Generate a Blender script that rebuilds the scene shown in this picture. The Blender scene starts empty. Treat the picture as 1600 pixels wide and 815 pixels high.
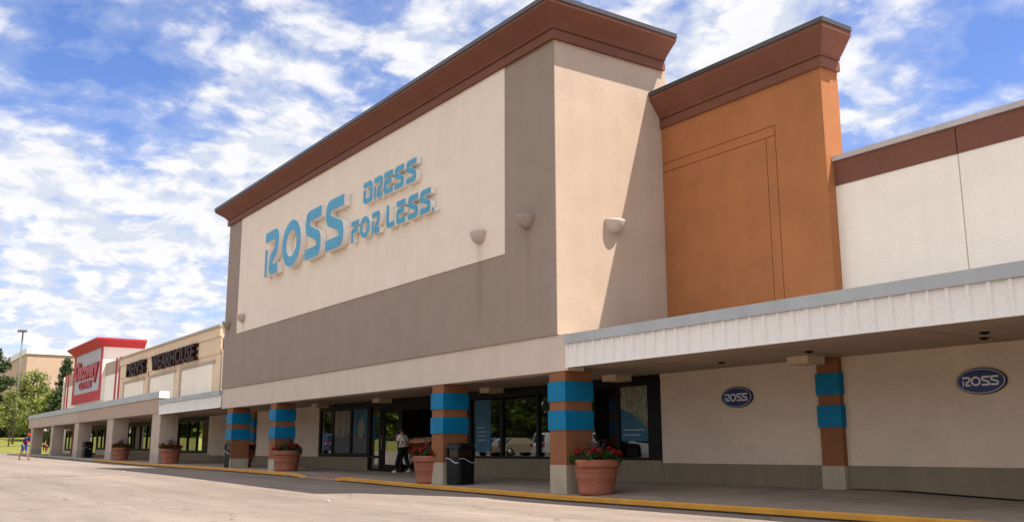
import bpy, bmesh, math, random
from math import pi, sin, cos, radians, sqrt
from mathutils import Vector, Matrix
random.seed(7)
sc = bpy.context.scene
COL = sc.collection

# ------------------------------------------------------------------ materials
def nodes_of(name):
    m = bpy.data.materials.new(name); m.use_nodes = True
    nt = m.node_tree
    return m, nt, nt.nodes['Principled BSDF']

def noise(nt, vec, scale, detail=4, rough=.55):
    n = nt.nodes.new('ShaderNodeTexNoise'); n.inputs['Scale'].default_value = scale
    n.inputs['Detail'].default_value = detail; n.inputs['Roughness'].default_value = rough
    nt.links.new(vec, n.inputs['Vector']); return n.outputs['Fac']

def mapping(nt, vec, scale, loc=(0, 0, 0)):
    n = nt.nodes.new('ShaderNodeMapping'); n.inputs['Scale'].default_value = scale
    n.inputs['Location'].default_value = loc
    nt.links.new(vec, n.inputs['Vector']); return n.outputs['Vector']

def math_n(nt, op, a, b=None, c=None, clamp=False):
    n = nt.nodes.new('ShaderNodeMath'); n.operation = op; n.use_clamp = clamp
    for i, v in enumerate((a, b, c)):
        if v is None: continue
        if isinstance(v, (int, float)): n.inputs[i].default_value = v
        else: nt.links.new(v, n.inputs[i])
    return n.outputs[0]

def maprange(nt, v, a, b, c, d, smooth=False):
    n = nt.nodes.new('ShaderNodeMapRange')
    if smooth: n.interpolation_type = 'SMOOTHSTEP'
    nt.links.new(v, n.inputs[0])
    for i, x in enumerate((a, b, c, d)): n.inputs[i + 1].default_value = x
    return n.outputs[0]

def mixcol(nt, f, a, b, mode='MIX'):
    n = nt.nodes.new('ShaderNodeMix'); n.data_type = 'RGBA'; n.blend_type = mode
    if isinstance(f, (int, float)): n.inputs['Factor'].default_value = f
    else: nt.links.new(f, n.inputs['Factor'])
    for s, v in (('A', a), ('B', b)):
        i = [x for x in n.inputs if x.name == s and x.type == 'RGBA'][0]
        if isinstance(v, (tuple, list)): i.default_value = (*v[:3], 1)
        else: nt.links.new(v, i)
    return [x for x in n.outputs if x.type == 'RGBA'][0]

def bump(nt, h, strength, dist, bsdf):
    b = nt.nodes.new('ShaderNodeBump'); b.inputs['Strength'].default_value = strength
    b.inputs['Distance'].default_value = dist
    nt.links.new(h, b.inputs['Height']); nt.links.new(b.outputs[0], bsdf.inputs['Normal'])

def objvec(nt):
    g = nt.nodes.new('ShaderNodeNewGeometry'); return g.outputs['Position']

def surface(name, col, rough=.85, var=.10, scale=1.2, streak=.035, grain=60, bumps=.25, spec=.25, dirt=None, metal=0, stains=None):
    """a weathered painted or mineral surface: blotches, rain streaks, grain"""
    m, nt, b = nodes_of(name); v = objvec(nt)
    c = tuple(col)
    f = noise(nt, v, scale, 5)
    k1 = maprange(nt, f, .3, .7, 1 - var, 1 + var)
    st = noise(nt, mapping(nt, v, (3.2, 3.2, .12)), 1.0, 3, .5)
    k2 = maprange(nt, st, .4, .75, 1 + streak * .3, 1 - streak)
    g = noise(nt, v, grain, 2)
    g2 = noise(nt, v, grain * .35, 3, .7); k3 = maprange(nt, math_n(nt, 'MULTIPLY', math_n(nt, 'ADD', g, g2), .5), .32, .68, .90, 1.10)
    k = math_n(nt, 'MULTIPLY', math_n(nt, 'MULTIPLY', k1, k2), k3)
    mul = nt.nodes.new('ShaderNodeVectorMath'); mul.operation = 'SCALE'
    mul.inputs[0].default_value = c; nt.links.new(k, mul.inputs['Scale'])
    out = mul.outputs[0]
    if dirt:
        d = noise(nt, mapping(nt, v, (1.5, 1.5, .35), (7, 3, 1)), 1.3, 6, .65)
        out = mixcol(nt, maprange(nt, d, .56, .78, 0, dirt[3]), out, dirt[:3])
    if stains:   # run-off below wall lamps
        sp = nt.nodes.new('ShaderNodeSeparateXYZ'); nt.links.new(v, sp.inputs[0]); acc = None
        for sx, zt in stains:
            dx = math_n(nt, 'DIVIDE', math_n(nt, 'SUBTRACT', math_n(nt, 'ADD', sp.outputs[0], math_n(nt, 'MULTIPLY', st, .12)), sx + .05), .13)
            gx = math_n(nt, 'DIVIDE', 1, math_n(nt, 'ADD', 1, math_n(nt, 'POWER', math_n(nt, 'ABSOLUTE', dx), 4)))
            m2 = math_n(nt, 'MULTIPLY', gx, math_n(nt, 'MULTIPLY', maprange(nt, sp.outputs[2], zt - 2.6, zt - .1, 0, 1), maprange(nt, sp.outputs[2], zt, zt + .1, 1, 0)))
            acc = m2 if acc is None else math_n(nt, 'MAXIMUM', acc, m2)
        out = mixcol(nt, math_n(nt, 'MULTIPLY', acc, .30), out, tuple(q * .55 for q in c))
    nt.links.new(out, b.inputs['Base Color'])
    b.inputs['Roughness'].default_value = rough
    b.inputs['Specular IOR Level'].default_value = spec
    b.inputs['Metallic'].default_value = metal
    if bumps: bump(nt, g, bumps, .01, b)
    return m

def plain(name, col, rough=.5, spec=.5, metal=0, var=.08, scale=9):
    m, nt, b = nodes_of(name)
    k = maprange(nt, noise(nt, objvec(nt), scale, 4), .3, .7, 1 - var, 1 + var)
    mul = nt.nodes.new('ShaderNodeVectorMath'); mul.operation = 'SCALE'
    mul.inputs[0].default_value = col; nt.links.new(k, mul.inputs['Scale'])
    nt.links.new(mul.outputs[0], b.inputs['Base Color'])
    b.inputs['Roughness'].default_value = rough; b.inputs['Specular IOR Level'].default_value = spec
    b.inputs['Metallic'].default_value = metal
    return m

def emit(name, col, s):
    m = bpy.data.materials.new(name); m.use_nodes = True; nt = m.node_tree; nt.nodes.clear()
    e = nt.nodes.new('ShaderNodeEmission'); o = nt.nodes.new('ShaderNodeOutputMaterial')
    e.inputs[0].default_value = (*col, 1); e.inputs[1].default_value = s
    nt.links.new(e.outputs[0], o.inputs[0]); return m

def glass_mat(name, tint=(.55, .58, .57), boost=.10):
    m = bpy.data.materials.new(name); m.use_nodes = True; nt = m.node_tree; nt.nodes.clear()
    o = nt.nodes.new('ShaderNodeOutputMaterial'); mx = nt.nodes.new('ShaderNodeMixShader')
    t = nt.nodes.new('ShaderNodeBsdfTransparent'); g = nt.nodes.new('ShaderNodeBsdfGlossy')
    t.inputs[0].default_value = (*tint, 1); g.inputs['Roughness'].default_value = .015
    g.inputs[0].default_value = (.9, .93, .93, 1)
    fr = nt.nodes.new('ShaderNodeFresnel'); fr.inputs[0].default_value = 1.5
    f = math_n(nt, 'ADD', math_n(nt, 'MULTIPLY', fr.outputs[0], 1.35), boost, clamp=True)
    bp = nt.nodes.new('ShaderNodeBump'); bp.inputs['Strength'].default_value = .03; bp.inputs['Distance'].default_value = .02
    nt.links.new(noise(nt, objvec(nt), .9, 1), bp.inputs['Height']); nt.links.new(bp.outputs[0], g.inputs['Normal'])
    nt.links.new(f, mx.inputs[0]); nt.links.new(t.outputs[0], mx.inputs[1]); nt.links.new(g.outputs[0], mx.inputs[2])
    nt.links.new(mx.outputs[0], o.inputs[0]); return m

def leaf_mat(name, c1, c2, scale=1.2):
    m, nt, b = nodes_of(name); v = objvec(nt)
    f = maprange(nt, noise(nt, v, scale, 6, .7), .33, .67, 0, 1)
    nt.links.new(mixcol(nt, f, c1, c2), b.inputs['Base Color'])
    b.inputs['Roughness'].default_value = .6; b.inputs['Specular IOR Level'].default_value = .25
    o = [n for n in nt.nodes if n.type == 'OUTPUT_MATERIAL'][0]
    tr = nt.nodes.new('ShaderNodeBsdfTranslucent'); mx = nt.nodes.new('ShaderNodeMixShader'); mx.inputs[0].default_value = .35
    nt.links.new(mixcol(nt, f, c1, c2), tr.inputs[0])
    nt.links.new(b.outputs[0], mx.inputs[1]); nt.links.new(tr.outputs[0], mx.inputs[2]); nt.links.new(mx.outputs[0], o.inputs[0])
    return m

M = dict(
    cream=surface('cream_stucco', (.79, .672, .555), var=.035, streak=.03, dirt=(.62, .50, .40, .15), stains=((-3.58, 6.5), (-22.55, 6.45))),
    taupe=surface('taupe_stucco', (.31, .238, .192), var=.05, dirt=(.26, .19, .15, .22), stains=((-1.38, 6.5), (-24.5, 6.35), (-3.58, 6.0))),
    beige=surface('beige_stucco', (.50, .38, .29), var=.05, dirt=(.52, .39, .29, .2)),
    beam=surface('beam_stucco', (.60, .495, .41), var=.05, dirt=(.46, .37, .30, .25)),
    brown=surface('brown_trim', (.175, .068, .042), var=.08, rough=.7, grain=40),
    orange=surface('orange_stucco', (.38, .148, .056), var=.08, dirt=(.32, .118, .046, .2)),
    white=surface('white_stucco', (.84, .75, .645), var=.03, streak=.03),
    gutter=plain('gutter_dirt', (.045, .038, .034), .95, .1, var=.3, scale=3), reveal=plain('dark_reveal', (.29, .105, .040), .9, .05), seam=plain('seam_brown', (.50, .40, .33)),
    flash=plain('dark_flashing', (.06, .055, .055), .4, .5),
    cap=surface('grey_metal_cap', (.40, .42, .43), rough=.45, spec=.4, streak=.08, bumps=.05),
    lcap=surface('light_coping', (.48, .42, .40), rough=.5, streak=.08, bumps=.05),
    ribbed=surface('white_ribbed_metal', (.80, .765, .725), rough=.5, spec=.3, var=.02, streak=.02, bumps=.03),
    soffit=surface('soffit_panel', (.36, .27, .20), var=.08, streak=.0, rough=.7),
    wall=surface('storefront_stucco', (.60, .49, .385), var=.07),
    dado=surface('dado_paint', (.215, .175, .12), var=.10, streak=.12),
    base=surface('column_base_paint', (.39, .335, .25), var=.10, streak=.15),
    brown_col=surface('column_brown_paint', (.24, .098, .044), var=.08, streak=.12),
    blue=plain('turquoise_band', (.002, .155, .31), .5, .15, var=.10, scale=3),
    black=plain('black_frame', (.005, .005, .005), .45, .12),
    base2=surface('pier_base_paint', (.36, .31, .265), var=.08, streak=.1),
    conc=None, glass=glass_mat('window_glass', (.6, .62, .61), .03), glass2=glass_mat('door_glass', (.6, .62, .6), .12),
    letw=plain('letter_side', (.84, .80, .75), .4, .4, var=.05),
    letb=plain('letter_face', (.03, .29, .45), .35, .5, var=.10, scale=2.5),
    sconce=plain('sconce_shell', (.52, .43, .36), .55, .3),
    sconce2=plain('sconce_shell_brown', (.33, .26, .215), .55, .3),
    terra=surface('terracotta_pot', (.30, .105, .06), rough=.75, var=.12, scale=5, streak=.12, grain=30, dirt=(.38, .22, .16, .3)),
    soil=plain('potting_soil', (.03, .02, .014), .95, .1),
    red=leaf_mat('red_petals', (.46, .012, .018), (.20, .004, .012), 16),
    leafd=leaf_mat('dark_leaves', (.02, .055, .012), (.05, .09, .02), 20),
    purple=leaf_mat('purple_blades', (.06, .05, .055), (.14, .13, .12), 12),
    can=plain('black_plastic', (.006, .006, .007), .42, .22),
    silver=plain('silver_stripe', (.55, .55, .58), .3, .5),
    tan=surface('tan_stucco', (.66, .49, .335), var=.05),
    tanl=surface('pale_panel', (.80, .69, .56), var=.04),
    tand=surface('tan_band', (.40, .31, .235), var=.06),
    canopy=surface('canopy_stucco', (.40, .305, .24), var=.04, streak=.04),
    pier=surface('pier_stucco', (.44, .355, .29), var=.06, streak=.1),
    redp=surface('red_trim', (.44, .03, .035), rough=.6, var=.05, streak=.05),
    grey=surface('grey_sign_panel', (.42, .42, .43), var=.04, streak=.05),
    signr=plain('sign_red', (.38, .010, .016), .4, .5),
    signd=plain('sign_dark_brown', (.035, .014, .012), .5, .1),
    navy=plain('navy_sign', (.007, .024, .125), .4, .5),
    navyd=plain('navy_rim', (.004, .008, .03), .4, .5),
    lett=plain('white_letter', (.62, .62, .62), .4, .4),
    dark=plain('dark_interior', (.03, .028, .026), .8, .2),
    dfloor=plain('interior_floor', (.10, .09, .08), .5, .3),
    bark=surface('bark', (.10, .075, .055), var=.2, scale=4, streak=.3),
    skin=plain('skin', (.34, .18, .12), .55, .3), hair=plain('hair', (.02, .013, .01), .6, .3),
    shirt=plain('white_shirt', (.86, .85, .84), .8, .2), pants=plain('dark_trousers', (.012, .012, .014), .85, .2),
    shoe=plain('white_shoe', (.65, .63, .60), .6, .3), bag=plain('white_bag', (.7, .68, .66), .6, .3),
    bluec=plain('blue_cloth', (.02, .09, .42), .85, .2), redc=plain('red_cloth', (.55, .02, .03), .85, .2),
    navyc=plain('navy_cloth', (.02, .035, .17), .85, .2), dshoe=plain('dark_shoe', (.02, .02, .02), .6, .3),
    lampmetal=plain('pole_grey', (.16, .14, .13), .5, .3), steel=plain('steel', (.35, .35, .34), .4, .5, .6), hyd=plain('hydrant_red', (.17, .014, .012), .5, .4),
    brick=None, coping=surface('white_coping', (.78, .76, .73), var=.04),
    lamp=emit('fluorescent_tube', (1, .80, .58), 5),
    paint_white=plain('white_paint', (.72, .72, .70), .3, .5), paint_silver=plain('silver_paint', (.42, .43, .44), .3, .5),
    paint_blue=plain('blue_paint', (.03, .07, .18), .3, .5), paint_tan=plain('tan_paint', (.40, .33, .22), .3, .5),
    carglass=plain('car_glass', (.015, .018, .02), .08, .5), rubber=plain('rubber', (.015, .015, .015), .8, .2),
    rim=plain('alloy', (.45, .45, .46), .35, .5, .7), tail=plain('tail_light', (.35, .01, .01), .2, .5), head=plain('head_light', (.75, .75, .72), .15, .5),
    post_blue=plain('poster_blue', (.012, .095, .16), .5, .3, var=.25, scale=1.5), post_grey=plain('poster_grey', (.065, .075, .07), .5, .3),
    post_white=plain('poster_white', (.28, .32, .34), .5, .3),
)

def poster_photo_mat(name, cols, scale):
    m, nt, b = nodes_of(name); v = objvec(nt)
    f = noise(nt, mapping(nt, v, (3, 3, 1.2)), scale, 3, .6)
    r = nt.nodes.new('ShaderNodeValToRGB'); nt.links.new(f, r.inputs[0])
    e = r.color_ramp.elements
    while len(e) < len(cols): e.new(.5)
    for i, c in enumerate(cols):
        e[i].position = .28 + .44 * i / (len(cols) - 1); e[i].color = (*c, 1)
    nt.links.new(r.outputs[0], b.inputs['Base Color']); b.inputs['Roughness'].default_value = .5
    return m
M['photo_a'] = poster_photo_mat('poster_people', [(.03, .025, .025), (.16, .07, .045), (.26, .24, .21), (.08, .13, .03), (.24, .20, .17), (.17, .06, .04)], 1.6)
M['photo_b'] = poster_photo_mat('poster_scene', [(.04, .08, .05), (.10, .15, .10), (.32, .15, .09), (.06, .16, .22)], 1.5)
M['garments'] = poster_photo_mat('garments', [(.30, .03, .015), (.45, .12, .03), (.08, .02, .02), (.42, .05, .03)], 2.5)

def concrete():
    m, nt, b = nodes_of('sidewalk_concrete'); v = objvec(nt)
    f = maprange(nt, noise(nt, v, .7, 6, .65), .3, .7, .78, 1.2)
    g = maprange(nt, noise(nt, v, 45, 2), .3, .7, .9, 1.1)
    s = maprange(nt, noise(nt, mapping(nt, v, (.4, 2.5, 1)), 1.6, 5, .7), .5, .75, 1, .72)
    br = nt.nodes.new('ShaderNodeTexBrick'); br.offset = 0
    br.inputs['Color1'].default_value = br.inputs['Color2'].default_value = (1, 1, 1, 1); br.inputs['Mortar'].default_value = (.45, .45, .45, 1)
    br.inputs['Scale'].default_value = 1; br.inputs['Mortar Size'].default_value = .012; br.inputs['Brick Width'].default_value = 1.75; br.inputs['Row Height'].default_value = 1.75
    nt.links.new(v, br.inputs['Vector'])
    k = math_n(nt, 'MULTIPLY', math_n(nt, 'MULTIPLY', f, g), s)
    c = mixcol(nt, 1, (.28, .222, .172), br.outputs[0], 'MULTIPLY')
    mul = nt.nodes.new('ShaderNodeVectorMath'); mul.operation = 'SCALE'; nt.links.new(c, mul.inputs[0]); nt.links.new(k, mul.inputs['Scale'])
    nt.links.new(mul.outputs[0], b.inputs['Base Color']); b.inputs['Roughness'].default_value = .85
    bump(nt, g, .3, .01, b); return m
M['conc'] = concrete()

def asphalt():
    m, nt, b = nodes_of('sun_bleached_asphalt'); v = objvec(nt)
    big = maprange(nt, noise(nt, mapping(nt, v, (.05, .22, 1)), 1.0, 6, .65), .32, .68, .80, 1.16)
    mid = maprange(nt, noise(nt, mapping(nt, v, (.5, .9, 1), (4, 9, 0)), 1.0, 6, .7), .3, .7, .88, 1.10)
    fine = noise(nt, v, 38, 3, .7); kf = maprange(nt, fine, .28, .72, .74, 1.26)
    spots = maprange(nt, noise(nt, v, 1.1, 5, .65), .64, .76, 1, .60)
    lane = maprange(nt, noise(nt, mapping(nt, v, (.03, .8, 1), (2, 5, 0)), 1.0, 4, .6), .35, .68, .86, 1.08)
    vo = nt.nodes.new('ShaderNodeTexVoronoi'); vo.feature = 'DISTANCE_TO_EDGE'; vo.inputs['Scale'].default_value = .17
    wob = nt.nodes.new('ShaderNodeTexNoise'); wob.inputs['Scale'].default_value = .8; wob.inputs['Detail'].default_value = 5
    nt.links.new(v, wob.inputs['Vector'])
    vm = nt.nodes.new('ShaderNodeVectorMath'); vm.operation = 'MULTIPLY_ADD'; nt.links.new(wob.outputs['Color'], vm.inputs[0])
    vm.inputs[1].default_value = (1.8, 1.8, 0); nt.links.new(v, vm.inputs[2]); nt.links.new(vm.outputs[0], vo.inputs['Vector'])
    crack = maprange(nt, vo.outputs['Distance'], .0015, .005, .62, 1)
    mid2 = maprange(nt, noise(nt, mapping(nt, v, (1.1, 4.5, 1), (1, 6, 0)), 1.0, 5, .7), .3, .7, .88, 1.10)
    k = math_n(nt, 'MULTIPLY', big, mid2)
    for x in (mid, kf, spots, lane, crack): k = math_n(nt, 'MULTIPLY', k, x)
    mul = nt.nodes.new('ShaderNodeVectorMath'); mul.operation = 'SCALE'; mul.inputs[0].default_value = (.245, .195, .160)
    nt.links.new(k, mul.inputs['Scale']); nt.links.new(mul.outputs[0], b.inputs['Base Color'])
    b.inputs['Roughness'].default_value = .9; b.inputs['Specular IOR Level'].default_value = .2
    bump(nt, fine, .5, .015, b); return m
M['asphalt'] = asphalt()

def kerb_paint():
    m, nt, b = nodes_of('worn_yellow_paint'); v = objvec(nt)
    w = maprange(nt, noise(nt, mapping(nt, v, (2.2, 3, 5)), 1.5, 7, .75), .60, .68, 0, 1)
    f = maprange(nt, noise(nt, v, 2.0, 4), .3, .7, 0, 1)
    y = mixcol(nt, f, (.62, .29, .022), (.50, .22, .018))
    nt.links.new(mixcol(nt, w, y, (.30, .23, .16)), b.inputs['Base Color']); b.inputs['Roughness'].default_value = .7
    return m
M['yellow'] = kerb_paint()
M['kerbc'] = surface('kerb_concrete', (.36, .30, .245), var=.15, scale=2, streak=0)
M['ramp'] = surface('ramp_brick_red', (.30, .19, .15), var=.15, scale=3, streak=0)

def grass_mat():
    m, nt, b = nodes_of('grass_blades'); v = objvec(nt)
    f = maprange(nt, noise(nt, mapping(nt, v, (.15, .5, 1)), 1, 6, .7), .3, .7, 0, 1)
    g = noise(nt, v, 14, 4, .8)
    c = mixcol(nt, f, (.17, .175, .035), (.26, .235, .07))
    nt.links.new(mixcol(nt, maprange(nt, g, .35, .7, 0, .7), c, (.10, .125, .025)), b.inputs['Base Color'])
    b.inputs['Roughness'].default_value = .9; b.inputs['Specular IOR Level'].default_value = .1
    bump(nt, g, .8, .08, b); return m
M['grass'] = grass_mat()

def brick_mat():
    m, nt, b = nodes_of('tan_brick'); v = objvec(nt)
    s = nt.nodes.new('ShaderNodeSeparateXYZ'); nt.links.new(v, s.inputs[0])
    cb = nt.nodes.new('ShaderNodeCombineXYZ'); nt.links.new(math_n(nt, 'ADD', s.outputs[0], s.outputs[1]), cb.inputs[0]); nt.links.new(s.outputs[2], cb.inputs[1])
    br = nt.nodes.new('ShaderNodeTexBrick'); br.inputs['Scale'].default_value = 1
    br.inputs['Brick Width'].default_value = 1.2; br.inputs['Row Height'].default_value = .6; br.inputs['Mortar Size'].default_value = .04
    br.inputs['Color1'].default_value = (.54, .365, .265, 1); br.inputs['Color2'].default_value = (.57, .39, .285, 1); br.inputs['Mortar'].default_value = (.47, .335, .24, 1)
    nt.links.new(cb.outputs[0], br.inputs['Vector']); nt.links.new(br.outputs[0], b.inputs['Base Color']); b.inputs['Roughness'].default_value = .9
    return m
M['brick'] = brick_mat()

# ------------------------------------------------------------------ mesh builder
class MB:
    def __init__(s): s.v = []; s.f = []; s.mi = []; s.mats = []; s.sm = []
    def m(s, mat):
        mat = M[mat] if isinstance(mat, str) else mat
        if mat not in s.mats: s.mats.append(mat)
        return s.mats.index(mat)
    def add(s, vs, fs, mat, smooth=False):
        o = len(s.v); i = s.m(mat); s.v += [tuple(x) for x in vs]
        for f in fs: s.f.append([o + k for k in f]); s.mi.append(i); s.sm.append(smooth)
        return s
    def box(s, x0, x1, y0, y1, z0, z1, mat):
        v = [(x, y, z) for z in (z0, z1) for y in (y0, y1) for x in (x0, x1)]
        return s.add(v, [(0, 2, 3, 1), (4, 5, 7, 6), (0, 1, 5, 4), (2, 6, 7, 3), (0, 4, 6, 2), (1, 3, 7, 5)], mat)
    def quad(s, a, b, c, d, mat): return s.add([a, b, c, d], [(0, 1, 2, 3)], mat)
    def tube(s, pts, rad, mat, n=8, cap=True):
        pts = [Vector(p) for p in pts]; rr = rad if isinstance(rad, (list, tuple)) else [rad] * len(pts)
        vs = []
        for i, p in enumerate(pts):
            t = (pts[min(i + 1, len(pts) - 1)] - pts[max(i - 1, 0)]).normalized()
            a = t.cross(Vector((0, 0, 1)) if abs(t.z) < .9 else Vector((1, 0, 0))).normalized(); b = t.cross(a)
            for k in range(n):
                q = 2 * pi * k / n; vs.append(p + (a * cos(q) + b * sin(q)) * rr[i])
        fs = [(i * n + k, i * n + (k + 1) % n, (i + 1) * n + (k + 1) % n, (i + 1) * n + k) for i in range(len(pts) - 1) for k in range(n)]
        if cap: fs += [tuple(range(n))[::-1], tuple((len(pts) - 1) * n + k for k in range(n))]
        return s.add(vs, fs, mat, True)
    def lathe(s, prof, c, mat, n=32, a0=0, a1=2 * pi, smooth=True):
        vs = []; full = abs(a1 - a0 - 2 * pi) < 1e-6; cols = n if full else n + 1
        for r, z in prof:
            for k in range(cols):
                q = a0 + (a1 - a0) * k / n; vs.append((c[0] + r * cos(q), c[1] + r * sin(q), c[2] + z))
        fs = []
        for i in range(len(prof) - 1):
            for k in range(n):
                k2 = (k + 1) % cols
                fs.append((i * cols + k, i * cols + k2, (i + 1) * cols + k2, (i + 1) * cols + k))
        return s.add(vs, fs, mat, smooth)
    def prism(s, poly, y0, y1, mat):   # polygon in XZ, extruded along Y
        n = len(poly); vs = [(x, y0, z) for x, z in poly] + [(x, y1, z) for x, z in poly]
        return s.add(vs, [tuple(range(n)), tuple(range(2 * n - 1, n - 1, -1))] + [(k, k + n, (k + 1) % n + n, (k + 1) % n) for k in range(n)], mat)
    def sweep(s, prof, path, mat, closed=True):
        """prof: (out, z) ring; path: 2D points, outward = right-hand side of travel; mitred corners"""
        n = len(prof); rings = []
        for i, p in enumerate(path):
            p = Vector(p)
            d0 = (p - Vector(path[i - 1])).normalized() if i else None
            d1 = (Vector(path[i + 1]) - p).normalized() if i < len(path) - 1 else None
            nn = [Vector((d.y, -d.x)) for d in (d0, d1) if d is not None]
            off = nn[0] if len(nn) == 1 else (nn[0] + nn[1]) / (1 + nn[0].dot(nn[1]))
            rings.append([(p.x + off.x * o, p.y + off.y * o, z) for o, z in prof])
        vs = [v for r in rings for v in r]; fs = []
        for i in range(len(path) - 1):
            for k in range(n if closed else n - 1):
                fs.append((i * n + k, (i + 1) * n + k, (i + 1) * n + (k + 1) % n, i * n + (k + 1) % n))
        if closed: fs += [tuple(range(n)), tuple(range((len(path) - 1) * n, len(path) * n))[::-1]]
        return s.add(vs, fs, mat)
    def strip(s, pts, w, y0, y1, mat, ox=0, oz=0, loop=False):
        """a stroke of width w along XZ centre line, between y0 (front) and y1 (back)"""
        P = [Vector(p) for p in pts]; n = len(P); L = []
        for i, p in enumerate(P):
            a = P[(i - 1) % n] if (loop or i) else None; b = P[(i + 1) % n] if (loop or i < n - 1) else None
            ns = []
            if a is not None: d = (p - a).normalized(); ns.append(Vector((-d.y, d.x)))
            if b is not None: d = (b - p).normalized(); ns.append(Vector((-d.y, d.x)))
            q = ns[0] if len(ns) == 1 else (ns[0] + ns[1]) / max(.45, 1 + ns[0].dot(ns[1]))
            L.append((p + q * w / 2, p - q * w / 2))
        vs = []
        for l, r in L:
            for y in (y0, y1): vs += [(l.x + ox, y, l.y + oz), (r.x + ox, y, r.y + oz)]
        fs = []
        for i in range(n if loop else n - 1):
            a, b = 4 * i, 4 * ((i + 1) % n)
            fs += [(a, b, b + 1, a + 1), (a + 2, a + 3, b + 3, b + 2), (a, a + 2, b + 2, b), (a + 1, b + 1, b + 3, a + 3)]
        if not loop:
            e = 4 * (n - 1); fs += [(0, 1, 3, 2), (e, e + 2, e + 3, e + 1)]
        return s.add(vs, fs, mat)
    def build(s, name, parent=None, org=None, fix=True):
        me = bpy.data.meshes.new(name); o = org
        if o is None: o = parent_origin(parent)
        me.from_pydata([(x - o[0], y - o[1], z - o[2]) for x, y, z in s.v], [], s.f)
        for mt in s.mats: me.materials.append(mt)
        me.polygons.foreach_set('material_index', s.mi); me.polygons.foreach_set('use_smooth', s.sm)
        if fix:
            bm = bmesh.new(); bm.from_mesh(me); bmesh.ops.recalc_face_normals(bm, faces=bm.faces); bm.to_mesh(me); bm.free()
        me.update()
        ob = bpy.data.objects.new(name, me); COL.objects.link(ob)
        if parent: ob.parent = parent
        else: ob.location = o
        return ob

ORG = {}
def parent_origin(p):
    if p is None: return (0, 0, 0)
    while p.parent: p = p.parent
    return ORG.get(p.name, tuple(p.location))

def thing(name, label, cat, loc=(0, 0, 0), group=None):
    o = bpy.data.objects.new(name, None); COL.objects.link(o); o.location = loc; o.empty_display_size = .3
    o['label'] = label; o['category'] = cat
    if group: o['group'] = group
    ORG[o.name] = tuple(loc)
    return o
def tag(o, label=None, cat=None, group=None, kind=None):
    if label: o['label'] = label
    if cat: o['category'] = cat
    if group: o['group'] = group
    if kind: o['kind'] = kind
    return o
def dup(root, loc, label, group=None):
    r = root.copy(); COL.objects.link(r); r.location = loc; r['label'] = label
    if group: r['group'] = group
    for ch in list(root.children):
        c = ch.copy(); COL.objects.link(c); c.parent = r
        for g in list(ch.children):
            d = g.copy(); COL.objects.link(d); d.parent = c
    return r

# ------------------------------------------------------------------ ground levels (the lot climbs gently towards -X)
ZK = [(-400, .9), (-120, .78), (-86, .70), (-75, .68), (-52, .47), (-37, .34), (-24, .275), (-19, .235), (-12, .15), (-6.3, .068), (-2.8, .035), (0, 0), (8.5, -.005), (40, -.02), (200, -.02)]
ZW = [(-400, 1.0), (-120, .9), (-86, .78), (-57, .60), (-40, .42), (-21, .26), (-16, .21), (-9, .17), (-5, .165), (0, .2), (6, .2), (8.75, .1), (40, .05)]
def lerp(T, x):
    for (a, u), (b, v) in zip(T, T[1:]):
        if x <= b: return u + (v - u) * max(0, (x - a)) / (b - a)
    return T[-1][1]
def zk(x): return lerp(ZK, x)
def zs(x, y): return zk(x) + (lerp(ZW, x) - zk(x)) * min(1, max(0, y / 3.3))
def zr(x, y): return zk(x) - .135 + min(.013 * max(0, -.25 - y), .17)

# ------------------------------------------------------------------ setting
XS = [-88, -86] + [x * 3 - 84 for x in range(0, 39)]
g = MB(); g.quad((-3000, -3000, -.6), (3000, -3000, -.6), (3000, 3000, -.6), (-3000, 3000, -.6), 'grass')
tag(g.build('ground'), kind='structure')

xs = [-89.5, -86, -80, -75, -70, -64, -58, -52, -47, -42, -37, -33, -28, -24, -21, -19, -16, -14, -12, -9, -6.3, -4, -2.8, -1, 0, 2, 4, 6, 8.5, 12, 16, 20, 30, 45, 70]
ys = [-62, -40, -25, -13, -8, -5, -3, -1.5, -.25]
g = MB(); n = len(ys)
g.add([(x, y, zr(x, y)) for x in xs for y in ys], [(i * n + k, (i + 1) * n + k, (i + 1) * n + k + 1, i * n + k + 1) for i in range(len(xs) - 1) for k in range(n - 1)], 'asphalt', True)
tag(g.build('parking_lot'), kind='structure')

def kz(x):   # top of kerb: dips at the ramp
    d = 0
    if -15.2 < x < -11.6: d = .085 * min(1, min(x + 15.2, -11.6 - x) / .5)
    return zk(x) - d
ys2 = [-.1, .9, 1.7, 2.5, 3.45]; n = len(ys2); xw = sorted([x for x in xs if -83 < x <= 30] + [-15.2, -14.7, -12.1, -11.6])
g = MB()
for i in range(len(xw) - 1):
    for k in range(n - 1):
        (xa, xb), (ya, yb2) = xw[i:i + 2], ys2[k:k + 2]
        q = [(x, y, kz(x) if y < 0 else zs(x, y)) for x, y in ((xa, ya), (xb, ya), (xb, yb2), (xa, yb2))]
        g.add(q, [(0, 1, 2, 3)], 'ramp' if k == 0 and xa >= -14.8 and xb <= -12 else 'conc', True)
tag(g.build('sidewalk'), kind='structure')

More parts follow.
